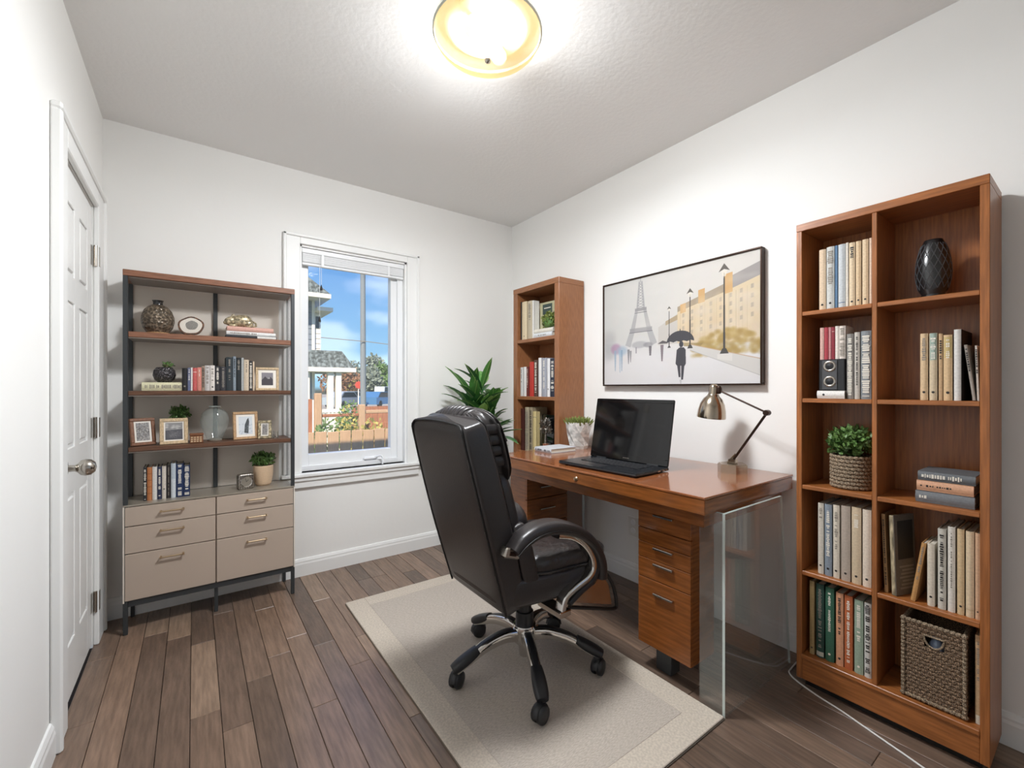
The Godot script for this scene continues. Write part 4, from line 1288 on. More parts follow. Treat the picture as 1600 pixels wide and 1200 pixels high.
		part(sweep(Buf.new(), curve([V(1.19, 0.588, z), V(1.24, 0.535, z), V(1.263, 0.47, z), V(1.245, 0.42, z), V(1.17, 0.387, z), V(1.115, 0.36, z)], 5), Vector2(0.012, 0.0205), V(0, 0, 1), 14, 0.5), "arm_loop_trim", "black_plastic", o)
		var br := part(box(Buf.new(), V(0.858, 0.6, z - 0.0 * s), V(0.066, 0.034, 0.034), 0.005, Basis(V(0, 0, 1), -0.32)), "arm_bracket", "satin_nickel", o)
		part(box(Buf.new(), V(0.858, 0.6, z + 0.0145 * s), V(0.034, 0.017, 0.008), 0.003, Basis(V(0, 0, 1), -0.32)), "bracket_bolt", "brown_metal", br)
		part(bb(Buf.new(), V(1.06, 0.322, z - 0.04 * s - 0.065), V(1.115, 0.345, z - 0.04 * s + 0.065), 0.003), "arm_mount", "chrome", o)
	# leg rest folded under the seat
	var loop := []
	for q in [[1.16, 0.315, 1], [1.3, 0.27, 1], [1.412, 0.236, 1], [1.43, 0.256, 1], [1.405, 0.34, 1], [1.36, 0.4, 0.95], [1.33, 0.4, 0.8], [1.33, 0.4, -0.8], [1.36, 0.4, -0.95], [1.405, 0.34, -1], [1.43, 0.256, -1], [1.412, 0.236, -1], [1.3, 0.27, -1], [1.16, 0.315, -1]]:
		loop.append(V(q[0], q[1], zc + 0.2 * q[2]))
	part(sweep(Buf.new(), curve(loop, 5), Vector2(0.0075, 0.0075), Vector3.ZERO, 10), "leg_rest_frame", "stitching", o)
	part(box(Buf.new(), V(1.385, 0.32, zc), V(0.012, 0.15, 0.36), 0.004, Basis(V(0, 0, 1), 0.4)), "leg_rest_plate", "satin_nickel", o)
	for s in [-1, 1]:
		part(prism(Buf.new(), PackedVector2Array([Vector2(1.18, 0.325), Vector2(1.41, 0.25), Vector2(1.39, 0.34), Vector2(1.345, 0.395)]), V(0, 0, zc + 0.19 * s - 0.002), Vector3.RIGHT, Vector3.UP, V(0, 0, 0.004)), "leg_rest_side", "satin_nickel", o)
	# mechanism, column, base
	part(bb(Buf.new(), V(0.99, 0.315, zc - 0.1), V(1.21, 0.352, zc + 0.1), 0.006), "tilt_mechanism", "black_plastic", o)
	part(lathe(Buf.new(), [Vector2(0, 0.325), Vector2(0.028, 0.325), Vector2(0.028, 0.24), Vector2(0.036, 0.24), Vector2(0.038, 0.17), Vector2(0, 0.17)], V(1.1, 0, zc), 20), "gas_column", "black_plastic", o)
	part(lathe(Buf.new(), [Vector2(0, 0.19), Vector2(0.045, 0.188), Vector2(0.05, 0.17), Vector2(0.046, 0.12), Vector2(0.026, 0.1), Vector2(0.022, 0.06), Vector2(0, 0.06)], V(1.1, 0, zc), 24), "hub", "chrome", o)
	for k in 5:
		var a := deg_to_rad(44.0 + 72.0 * k)
		var d := V(cos(a), 0, sin(a))
		var c0 := V(1.1, 0, zc)
		var sd := d.cross(Vector3.UP)
		var leg := curve([c0 + d * 0.035 + V(0, 0.15, 0), c0 + d * 0.1 + V(0, 0.157, 0), c0 + d * 0.18 + V(0, 0.14, 0), c0 + d * 0.25 + V(0, 0.106, 0), c0 + d * 0.3 + V(0, 0.08, 0)], 5)
		var lr := []
		for i in leg.size(): lr.append(Vector2(lerpf(0.026, 0.012, i / float(leg.size() - 1)), lerpf(0.024, 0.018, i / float(leg.size() - 1))))
		var lg := part(sweep(Buf.new(), leg, lr, sd, 16, 0.55), "base_leg", "chrome", o)
		var strip := []
		var sr := []
		for i in range(2, 14):
			strip.append(leg[i] + V(0, lr[i].x * 0.9, 0))
			sr.append(Vector2(0.0045, lr[i].y * 0.6))
		part(sweep(Buf.new(), strip, sr, sd, 14, 0.7), "top_strip", "black_plastic", lg)
		var cap := []
		var cr := []
		for i in range(12, leg.size()):
			var t := (i - 12) / float(leg.size() - 13)
			cap.append(leg[i] + V(0, lr[i].x * 0.55, 0) + d * (0.012 * t))
			var full := 0.55 + 0.45 * sqrt(sin(PI * clampf(0.1 + t * 0.82, 0, 1)))
			cr.append(Vector2(0.019 * full, 0.0265 * full))
		part(sweep(Buf.new(), cap, cr, sd, 18, 0.8), "foot_pad", "black_plastic", lg)
		# twin wheel castor
		var cc := c0 + d * 0.302
		var ca: float = a + [0.5, -0.7, 0.9, 0.3, -0.4][k]
		var wd := V(cos(ca), 0, sin(ca))
		var cs := part(rod(Buf.new(), cc + V(0, 0.05, 0), cc + V(0, 0.085, 0), 0.009, 10), "castor", "black_plastic", o)
		var wc := cc + V(0, 0.0425, 0) + wd.cross(Vector3.UP) * 0.012
		var wb := Basis(wd.cross(Vector3.UP), wd, Vector3.UP).orthonormalized()
		for s in [-1, 1]:
			part(lathe(Buf.new(), [Vector2(0, 0.003), Vector2(0.02, 0.003), Vector2(0.0305, 0.005), Vector2(0.0312, 0.013), Vector2(0.0285, 0.02), Vector2(0.014, 0.0225), Vector2(0, 0.0235)], wc, 20, Basis(wb.x, wd * s, wb.x.cross(wd * s))), "wheel", "black_plastic", cs)
		var hood := []
		for i in 9:
			var b := PI * i / 8.0
			hood.append(wc + wb.x * cos(b) * 0.0338 + V(0, sin(b) * 0.0338, 0))
		part(sweep(Buf.new(), hood, Vector2(0.003, 0.011), wd, 8), "hood", "black_plastic", cs)

func build_laptop():
	var c := V(1.6, 0.775, -1.408)
	var o := thing("laptop", "open black laptop with a dark glossy screen on the desk", "laptop", c)
	T = Transform3D(Basis(Vector3.UP, deg_to_rad(3.0)), c)
	# local: x into the desk, z towards the lamp
	var w := 0.227
	part(bb(Buf.new(), V(-0.125, 0.004, -w), V(0.125, 0.0165, w), 0.004), "base", "black_plastic", o)
	var dk := part(bb(Buf.new(), V(-0.124, 0.0165, -w + 0.001), V(0.122, 0.0195, w - 0.001), 0.002), "deck", "laptop_deck", o)
	var kb := Buf.new()
	for r in 6:
		for k in 15:
			var kz := -0.165 + k * 0.0222 + (r % 2) * 0.003
			bb(kb, V(-0.028 + r * 0.0195, 0.0192, kz), V(-0.028 + r * 0.0195 + 0.0168, 0.0225, kz + 0.0188), 0.001)
	part(kb, "keyboard", "black_plastic", dk).set_meta("kind", "stuff")
	part(bb(Buf.new(), V(-0.108, 0.0194, -0.07), V(-0.05, 0.0201, 0.03), 0.0003), "touchpad", "black_plastic", dk)
	var ft := Buf.new()
	for e in [[-0.105, -0.19], [-0.105, 0.19], [0.1, -0.19], [0.1, 0.19]]:
		lathe(ft, [Vector2(0, 0), Vector2(0.008, 0), Vector2(0.008, 0.0045), Vector2(0, 0.0045)], V(e[0], 0, e[1]), 10)
	part(ft, "feet", "stitching", o)
	for p in [0.035, 0.07, 0.095]:
		part(bb(Buf.new(), V(p, 0.007, w - 0.001), V(p + 0.016, 0.0135, w + 0.0006)), "port", "satin_nickel", o)
	# lid leans back
	var th := 0.19
	T = Transform3D(Basis(Vector3.UP, deg_to_rad(3.0)), c) * Transform3D(Basis(V(0, 0, 1), -th), V(0.112, 0.016, 0))
	var lid := part(bb(Buf.new(), V(0.0, 0.004, -w), V(0.011, 0.312, w), 0.005), "lid", "gloss_black", o)
	var bz := Buf.new()
	for e in [[0.006, 0.034, -w + 0.002, w - 0.002], [0.294, 0.31, -w + 0.002, w - 0.002], [0.034, 0.294, -w + 0.002, -w + 0.016], [0.034, 0.294, w - 0.016, w - 0.002]]:
		bb(bz, V(-0.0022, e[0], e[2]), V(0.001, e[1], e[3]), 0.001)
	part(bz, "bezel", "gloss_black", lid)
	part(bb(Buf.new(), V(-0.0008, 0.034, -w + 0.016), V(0.001, 0.294, w - 0.016)), "screen", "gloss_black", lid)
	var mk := Buf.new()
	for k in 5: bb(mk, V(-0.0026, 0.0165, -0.018 + k * 0.0075), V(-0.002, 0.0205, -0.018 + k * 0.0075 + 0.005))
	part(mk, "badge", "satin_nickel", lid)
	T = Transform3D(Basis(Vector3.UP, deg_to_rad(3.0)), c)
	for s in [-0.15, 0.15]:
		part(rod(Buf.new(), V(0.113, 0.019, s - 0.03), V(0.113, 0.019, s + 0.03), 0.006, 12), "hinge", "black_plastic", o)
	T = Transform3D.IDENTITY

func build_desk_lamp():
	var o := thing("desk_lamp", "antique nickel desk lamp with a jointed arm beside the laptop", "lamp", V(1.965, 0.775, -1.02))
	var b := Buf.new()
	var poly := PackedVector2Array()
	for k in 6: poly.append(Vector2(0.072 * cos(TAU * k / 6.0 + 0.25), 0.06 * sin(TAU * k / 6.0 + 0.25)))
	prism(b, poly, V(1.965, 0.775, -1.02), Vector3.RIGHT, V(0, 0, 1), V(0, 0.034, 0))
	var bp := part(b, "base", "brass_nickel", o)
	var cap := PackedVector2Array()
	for q in poly: cap.append(q * 0.93)
	part(prism(Buf.new(), cap, V(1.965, 0.809, -1.02), Vector3.RIGHT, V(0, 0, 1), V(0, 0.004, 0)), "base_cap", "brass_nickel", bp)
	var x := 1.965
	var foot := V(x, 0.812, -1.02)
	var el := V(x, 1.047, -0.872)
	var hd := V(x, 1.14, -1.08)
	var up := (el - foot).normalized()
	part(bb(Buf.new(), V(x - 0.012, 0.812, -1.035), V(x + 0.012, 0.832, -1.0), 0.003), "pivot_block", "brass_nickel", o)
	for s in [-0.0055, 0.0055]:
		part(rod(Buf.new(), foot + V(s, 0.01, 0), el + V(s, 0, 0), 0.0036, 10), "lower_arm", "brown_metal", o)
	part(sweep(Buf.new(), [foot + V(0, 0.002, -0.022), foot + V(0, 0.045, 0.015)], Vector2(0.004, 0.004), Vector3.ZERO, 8), "brace", "brass_nickel", o)
	part(lathe(Buf.new(), [Vector2(0, -0.015), Vector2(0.011, -0.015), Vector2(0.0125, -0.011), Vector2(0.0125, 0.011), Vector2(0.011, 0.015), Vector2(0, 0.015)], el, 16, Basis(V(0, 0, 1), PI / 2)), "elbow_joint", "brown_metal", o)
	part(rod(Buf.new(), el, hd, 0.0042, 10), "upper_arm", "brown_metal", o)
	part(cushion(Buf.new(), hd + V(0, 0.004, -0.004), V(0.012, 0.02, 0.014), 0.7, 0.7), "head_joint", "brown_metal", o)
	var hb := Basis(Vector3.RIGHT, 0.1)
	var top := V(x, 1.152, -1.106)
	var sh := part(lathe(Buf.new(), [Vector2(0.052, -0.142), Vector2(0.062, -0.14), Vector2(0.063, -0.133), Vector2(0.06, -0.105), Vector2(0.053, -0.075), Vector2(0.04, -0.05), Vector2(0.026, -0.036), Vector2(0.024, -0.03), Vector2(0.0215, -0.028), Vector2(0.021, 0.0), Vector2(0.017, 0.012), Vector2(0.009, 0.018), Vector2(0.0, 0.019)], top, 32, hb), "shade", "brass_nickel", o)
	part(lathe(Buf.new(), [Vector2(0.0, -0.06), Vector2(0.02, -0.07), Vector2(0.028, -0.095), Vector2(0.02, -0.12), Vector2(0, -0.128)], top, 18, hb), "bulb", "white_plastic", sh)

func build_corner_plant():
	var c := V(1.73, 0, -2.735)
	var o := thing("corner_plant", "big leafy dark green plant in the corner beside the narrow bookcase", "plant", c)
	part(lathe(Buf.new(), [Vector2(0, 0), Vector2(0.1, 0), Vector2(0.115, 0.02), Vector2(0.14, 0.3), Vector2(0.145, 0.32), Vector2(0.128, 0.32), Vector2(0.125, 0.29), Vector2(0, 0.29)], c, 28), "pot", "white_plastic", o)
	part(lathe(Buf.new(), [Vector2(0.124, 0.292), Vector2(0.06, 0.3), Vector2(0, 0.302)], c, 18), "soil", "soil", o)
	rng.seed = 321
	var stems := []
	for k in 4:
		var a := TAU * k / 4.0 + 0.4
		var tip := c + V(cos(a) * 0.08 - 0.02, [1.0, 1.13, 1.04, 0.93][k], sin(a) * 0.05)
		stems.append(tip)
		part(sweep(Buf.new(), curve([c + V(cos(a) * 0.03, 0.295, sin(a) * 0.03), c + V(cos(a) * 0.04, 0.6, sin(a) * 0.03), tip], 4), [Vector2(0.008, 0.008), Vector2(0.008, 0.008), Vector2(0.008, 0.008), Vector2(0.008, 0.008), Vector2(0.007, 0.007), Vector2(0.007, 0.007), Vector2(0.006, 0.006), Vector2(0.005, 0.005), Vector2(0.004, 0.004)], Vector3.ZERO, 8), "stem", "leaf_dark", o)
	# leaf: heading, rise, length, width, droop, tone
	var n := 120
	for i in n:
		var st: Vector3 = stems[i % 4]
		var h := rng.randf_range(-0.24, 0.08)
		var a := i * 2.399 + rng.randf_range(-0.2, 0.2)
		var rise := lerpf(0.1, 1.2, (h + 0.24) / 0.32) + rng.randf_range(-0.15, 0.25)
		var dx := cos(a)
		var dz := sin(a)
		# little room towards the wall and the bookcase
		var l := rng.randf_range(0.24, 0.34)
		if dz < 0.0: l *= 1.0 - 0.6 * -dz
		if dx > 0.0: l *= 1.0 - 0.55 * dx
		var b := Buf.new()
		var base := V(st.x, st.y + h, st.z)
		var dir := V(dx, rise, dz).normalized()
		var rib := leaf(b, base, dir, Vector3.UP if absf(dir.y) < 0.95 else V(dx, 0, dz), l, rng.randf_range(0.058, 0.088), rng.randf_range(0.15, 0.6), 7, 0.28)
		var tone := "leaf_dark"
		if rise > 0.95: tone = "leaf_mid"
		if i % 6 == 3: tone = "leaf_bright"
		var lf := part(b, "leaf", tone, o)
		part(sweep(Buf.new(), rib, Vector2(0.0016, 0.0024), Vector3.ZERO, 5), "midrib", "leaf_bright", lf)

# ---------------------------------------------------------------- books
# frame of a row: origin on the shelf line, ax along the shelf, front towards the viewer
func book(label: String, group: String, o: Vector3, ax: Vector3, up: Vector3, w: float, h: float, deep: float, m, opt := {}):
	var fr := ax.cross(up)
	T = Transform3D(Basis(ax, up, fr), o) * Transform3D(Basis(V(0, 0, 1), opt.get("tilt", 0.0)), Vector3.ZERO)
	w -= 0.0012
	var x0 := 0.0006
	var t := thing("book", label, "book", T * V(w * 0.5, 0, -deep * 0.5), group)
	var c := Buf.new()
	var bd := minf(0.003, w * 0.2)
	bb(c, V(x0, 0, -deep), V(x0 + bd, h, -0.003), 0.0006)
	bb(c, V(x0 + w - bd, 0, -deep), V(x0 + w, h, -0.003), 0.0006)
	# rounded spine
	var poly := PackedVector2Array()
	var n := 6
	var bulge := minf(0.0045, w * 0.22)
	for k in n + 1:
		var f := float(k) / n
		poly.append(Vector2(x0 + w * f, -0.004 + bulge * sin(PI * f)))
	for k in n + 1:
		var f := 1.0 - float(k) / n
		poly.append(Vector2(x0 + w * f, -0.0065 + bulge * sin(PI * f) * 0.5))
	prism(c, poly, Vector3.ZERO, Vector3.RIGHT, V(0, 0, 1), V(0, h, 0))
	var cov := part(c, "cover", m, t)
	part(bb(Buf.new(), V(x0 + bd, 0.003, -deep + 0.004), V(x0 + w - bd, h - 0.003, -0.0062)), "pages", opt.get("pages", "page_edge"), t)
	var zf := -0.004 + bulge
	if opt.has("title"):
		var ti := Buf.new()
		var ink: String = opt.get("ink", "ink")
		var y: float = h * opt.get("title_top", 0.93)
		var end: float = h * opt.title
		var wide: float = w * opt.get("title_wide", 0.5)
		while y > end:
			var l := rng.randf_range(0.0022, 0.006)
			var ww := wide * rng.randf_range(0.55, 1.0)
			if rng.randf() < 0.82: bb(ti, V(x0 + (w - ww) * 0.5, y - l, zf - 0.0012), V(x0 + (w + ww) * 0.5, y, zf + 0.0002))
			y -= l + 0.0022
		if ti.v.size() > 0: part(ti, "title_print", ink, cov).set_meta("kind", "stuff")
	if opt.has("band"):
		var bn := Buf.new()
		for q in opt.band:
			var p2 := PackedVector2Array()
			for k in n + 1:
				var f := float(k) / n
				p2.append(Vector2(x0 + w * f, -0.0037 + bulge * sin(PI * f)))
			for k in n + 1:
				var f := 1.0 - float(k) / n
				p2.append(Vector2(x0 + w * f, -0.005 + bulge * sin(PI * f) * 0.5))
			prism(bn, p2, V(0, h * q[0], 0), Vector3.RIGHT, V(0, 0, 1), V(0, h * (q[1] - q[0]), 0))
		part(bn, "spine_band", opt.get("band_m", plain(hexc("9fb0a4"))), cov)
	if opt.has("mark"):
		var mk := Buf.new()
		lathe(mk, [Vector2(0, 0.0002), Vector2(minf(w * 0.2, 0.0042), 0.0002), Vector2(minf(w * 0.2, 0.0042), -0.002)], V(x0 + w * 0.5, h * opt.mark, zf), 8, Basis(Vector3.RIGHT, PI / 2))
		part(mk, "emblem", opt.get("mark_ink", "ink"), cov)
	T = Transform3D.IDENTITY

# a row of upright books; each entry: [start, end, height, colour, look, options]
func row(list: Array, where: String, group: String, o: Vector3, ax: Vector3, deep: float):
	var n := 0
	for e in list:
		var m = plain(hexc(e[3])) if (e[3] as String).length() == 6 else M[e[3]]
		var op: Dictionary = e[5] if e.size() > 5 else {}
		var dd: float = deep * op.get("deep", rng.randf_range(0.86, 1.0))
		book("%s, %s %s" % [e[4], ORD[n], where], group, o + ax * e[0] - ax.cross(Vector3.UP) * op.get("back", 0.0), ax, Vector3.UP, e[1] - e[0], e[2], dd, m, op)
		n += 1

func lying(label: String, group: String, o: Vector3, ax: Vector3, l: float, thick: float, deep: float, m, opt := {}):
	# o: front lower corner at the far end of ax; spine towards the viewer
	book(label, group, o + ax * l, Vector3.UP, -ax, thick, l, deep, m, opt)

const AXZ := Vector3(0, 0, 1)
const AXX := Vector3(1, 0, 0)

func build_etagere_books():
	rng.seed = 12
	var z := -2.74
	var r2 := [
		[-0.049, -0.026, 0.113, "1c1b1d", "black book", {"mark": 0.2, "mark_ink": "ink_grey"}],
		[-0.026, -0.013, 0.116, "6b7290", "slate blue book", {"title": 0.5, "ink": "ink_pale"}],
		[-0.013, -0.005, 0.118, "e9e4df", "thin white book", {}],
		[-0.005, 0.013, 0.116, "c95f5c", "coral red book", {"band": [[0.8, 0.83]], "band_m": plain(hexc("e8cfc4"))}],
		[0.013, 0.032, 0.119, "d98a7c", "salmon pink book", {"title": 0.6, "ink": "ink_pale", "title_wide": 0.3}],
		[0.032, 0.045, 0.126, "a8907e", "speckled brown book", {"title": 0.1, "title_wide": 0.7}],
		[0.045, 0.067, 0.13, "cfc9c6", "pale grey book", {"title": 0.3, "ink": "ink_grey"}],
		[0.067, 0.088, 0.131, "e8e1da", "white book with grey dots", {"mark": 0.15, "title": 0.4, "ink": "ink_grey"}],
		[0.088, 0.111, 0.128, "2b2b30", "black book with pale print", {"title": 0.3, "ink": "ink_pale"}],
		[0.111, 0.136, 0.125, "35353a", "charcoal book with fine print", {"title": 0.15, "ink": "ink_grey"}],
		[0.136, 0.167, 0.176, "2a3338", "tall dark green book", {"title": 0.25, "ink": "ink_grey", "title_wide": 0.3}],
		[0.167, 0.181, 0.181, "8c98a2", "tall grey book", {"title": 0.4}],
		[0.181, 0.204, 0.175, "1f2629", "tall black book", {"title": 0.6, "ink": "ink_grey"}],
		[0.204, 0.216, 0.175, "b3b6b5", "thin tall silver book", {}],
		[0.216, 0.24, 0.166, "d8c6ae", "cream hardback", {"title": 0.6, "title_wide": 0.2}],
		[0.24, 0.257, 0.16, "3c3a3a", "dark patterned book", {"title": 0.1, "ink": "ink_pale", "title_wide": 0.6}],
		[0.257, 0.266, 0.157, "d9c2a8", "thin cream book", {}]]
	row(r2, "in the display shelf's upright row", "books on the display shelf", V(0, 1.1385, z), AXX, 0.14)
	var r4 := [
		[-0.199, -0.185, 0.162, "2c2d31", "dark speckled book", {"title": 0.05, "ink": "ink_pale", "title_wide": 0.7}],
		[-0.185, -0.165, 0.16, "c07a4a", "burnt orange book", {"band": [[0.2, 0.22], [0.4, 0.42], [0.6, 0.62], [0.8, 0.82]], "band_m": plain(hexc("9a5c34"))}],
		[-0.165, -0.146, 0.161, "e6e1da", "plain white book", {}],
		[-0.146, -0.128, 0.159, "2e3450", "navy book with white marks", {"title": 0.1, "ink": "ink_pale", "title_wide": 0.6}],
		[-0.128, -0.111, 0.16, "e0d6c9", "ivory book", {"mark": 0.3}],
		[-0.111, -0.093, 0.164, "2a2426", "brownish black book", {"title": 0.1, "ink": "ink_grey", "title_wide": 0.25}],
		[-0.093, -0.073, 0.171, "c5cfd8", "ice blue book", {"band": [[0.0, 0.55]], "band_m": plain(hexc("d8dde2"))}],
		[-0.073, -0.042, 0.166, "1f3158", "wide navy book with white ornaments", {"title": 0.05, "ink": "ink_pale", "title_wide": 0.55, "title_top": 0.97}],
		[-0.042, -0.016, 0.155, "24355c", "navy patterned book", {"title": 0.05, "ink": "ink_pale", "title_wide": 0.75, "title_top": 0.97}]]
	row(r4, "in the row standing on the drawer cabinet", "books on the drawer cabinet", V(0, 0.6052, -2.765), AXX, 0.13)
	lying("cream book lying under the dark speckled planter", "books lying on the display shelf", V(-0.203, 1.1385, -2.745), AXX, 0.167, 0.042, 0.13, plain(hexc("e2dcb8")), {"title": 0.05, "ink": "ink_grey", "title_wide": 0.5})
	lying("dark book at the bottom of the pile under the gold animal", "books lying on the display shelf", V(0.136, 1.4185, -2.74), AXX, 0.238, 0.016, 0.13, plain(hexc("2c2f33")), {"band": [[0.02, 0.4]], "band_m": plain(hexc("e4e2dd"))})
	lying("white book in the middle of the pile under the gold animal", "books lying on the display shelf", V(0.138, 1.4347, -2.745), AXX, 0.23, 0.02, 0.13, plain(hexc("e9e8e6")), {"title": 0.4, "ink": "ink_grey"})
	lying("pink book on top of the pile under the gold animal", "books lying on the display shelf", V(0.141, 1.4549, -2.75), AXX, 0.217, 0.026, 0.125, plain(hexc("d9a99a")), {})

func build_narrow_case_books():
	rng.seed = 14
	var xs := 1.925
	row([
		[-2.555, -2.541, 0.28, "201c1c", "black book", {}],
		[-2.538, -2.478, 0.275, "e2cfae", "wide cream book", {"mark": 0.1}],
		[-2.47, -2.419, 0.271, "c3b59c", "beige book with worn spine", {"deep": 0.35, "title": 0.5, "ink": "ink_grey"}],
		[-2.419, -2.398, 0.268, "e6e2dc", "narrow white book", {"deep": 0.3}]], "in the narrow bookcase's top opening", "books in the narrow bookcase", V(xs, 1.4992, 0), AXZ, 0.17)
	# front-facing garden book behind the white pair
	T = Transform3D(Basis(AXZ, Vector3.UP, V(-1, 0, 0)), V(1.978, 1.4992, -2.393))
	var gb := thing("garden_book", "green covered book facing outwards behind the mossy plant ball", "book", T * V(0.07, 0, 0))
	part(bb(Buf.new(), V(0, 0, -0.02), V(0.15, 0.25, 0.0), 0.001), "cover", plain(hexc("b7b28f")), gb)
	part(bb(Buf.new(), V(0.002, 0.002, -0.017), V(0.1512, 0.248, -0.003)), "pages", "page_edge", gb)
	part(bb(Buf.new(), V(0.03, 0.165, -0.001), V(0.13, 0.235, 0.0006)), "cover_print", plain(hexc("3b4a45")), gb)
	part(bb(Buf.new(), V(0.045, 0.205, 0.0002), V(0.115, 0.211, 0.0009)), "title_print", "ink_pale", gb)
	T = Transform3D.IDENTITY
	lying("white book lying under the mossy plant ball", "white books lying in the narrow bookcase", V(xs - 0.005, 1.4992, -2.395), AXZ, 0.195, 0.032, 0.16, plain(hexc("dcdfe2")), {"title": 0.3, "ink": "ink_grey", "title_wide": 0.3})
	lying("cream book lying on the white one in the narrow bookcase", "white books lying in the narrow bookcase", V(xs, 1.5314, -2.395), AXZ, 0.2, 0.028, 0.15, plain(hexc("e4ddd0")), {})
	var mo := thing("plant_ball", "mossy green plant ball resting on the lying white books", "plant", V(1.94, 1.5596, -2.25))
	rng.seed = 19
	part(cushion(Buf.new(), V(1.94, 1.5596 + 0.042, -2.25), V(0.03, 0.042, 0.05), 0.9, 0.9), "core", "herb", mo)
	var fb := Buf.new()
	foliage(fb, V(1.94, 1.562 + 0.05, -2.25), V(0.03, 0.048, 0.065), 700, 0.022)
	part(fb, "leaf_mass", "succulent", mo).set_meta("kind", "stuff")
	row([
		[-2.557, -2.523, 0.209, "dcdcda", "light grey book with small print", {"mark": 0.5, "title": 0.6, "title_wide": 0.25}],
		[-2.518, -2.486, 0.211, "efe9e6", "white book", {}],
		[-2.485, -2.456, 0.21, "6d2a24", "dark red book", {"title": 0.3, "ink": "ink_pale", "title_wide": 0.3}],
		[-2.45, -2.4, 0.243, "c23a30", "bright red book", {}],
		[-2.398, -2.357, 0.254, "5a4036", "brown book with pale print", {"title": 0.1, "ink": "ink_pale"}],
		[-2.35, -2.316, 0.266, "f0ecea", "tall white book", {}],
		[-2.314, -2.262, 0.263, "a6a8b2", "blue grey book", {"title": 0.2, "ink": "ink_pale", "title_wide": 0.3}],
		[-2.26, -2.228, 0.257, "eceaea", "white book with dark emblem", {"mark": 0.2}],
		[-2.227, -2.176, 0.255, "2b3040", "navy book with white print", {"title": 0.15, "ink": "ink_pale", "title_wide": 0.6}]], "in the narrow bookcase's middle opening", "books in the narrow bookcase", V(xs, 1.0945, 0), AXZ, 0.17)
	row([
		[-2.552, -2.512, 0.3, "4a1f18", "dark maroon book", {}],
		[-2.5, -2.456, 0.312, "b9ad92", "antique book with flaking cream spine", {"title": 0.05, "ink": "ink_grey", "title_wide": 0.8}],
		[-2.452, -2.414, 0.312, "a3957a", "antique book with mottled grey spine", {"title": 0.05, "ink": "ink", "title_wide": 0.6}],
		[-2.412, -2.372, 0.285, "d9c58e", "antique book with pale gold spine", {"deep": 0.22, "band": [[0.1, 0.12], [0.85, 0.87]], "band_m": "old_gold"}]], "in the narrow bookcase's lowest visible opening", "old books in the narrow bookcase", V(xs, 0.7042, 0), AXZ, 0.16)
	var bp := thing("dark_panel", "black upright art board leaning behind the silver tree ornament", "picture", V(1.97, 0.7042, -2.27))
	T = Transform3D(Basis(V(0, 0, 1), -0.05), V(1.962, 0.7052, 0))
	part(bb(Buf.new(), V(0, 0.0, -2.365), V(0.012, 0.265, -2.165), 0.002), "board", "gloss_black", bp)
	T = Transform3D.IDENTITY
	var tr := thing("tree_ornament", "silver tree shaped ornament with a copper base before black board", "ornament", V(1.93, 0.7042, -2.275))
	part(lathe(Buf.new(), [Vector2(0, 0), Vector2(0.03, 0), Vector2(0.032, 0.012), Vector2(0.02, 0.022), Vector2(0.014, 0.05), Vector2(0.022, 0.07), Vector2(0.0, 0.076)], V(1.93, 0.7042, -2.275), 16), "base", plain(hexc("a5694f"), 0.35), tr)
	part(sweep(Buf.new(), [V(1.93, 0.775, -2.275), V(1.928, 0.83, -2.272), V(1.93, 0.88, -2.27)], [Vector2(0.01, 0.01), Vector2(0.007, 0.007), Vector2(0.004, 0.004)], Vector3.ZERO, 8), "trunk", "silver_leaf", tr)
	var fc := Buf.new()
	foliage(fc, V(1.93, 0.89, -2.27), V(0.022, 0.055, 0.045), 260, 0.022)
	part(fc, "crown", "silver_leaf", tr).set_meta("kind", "stuff")

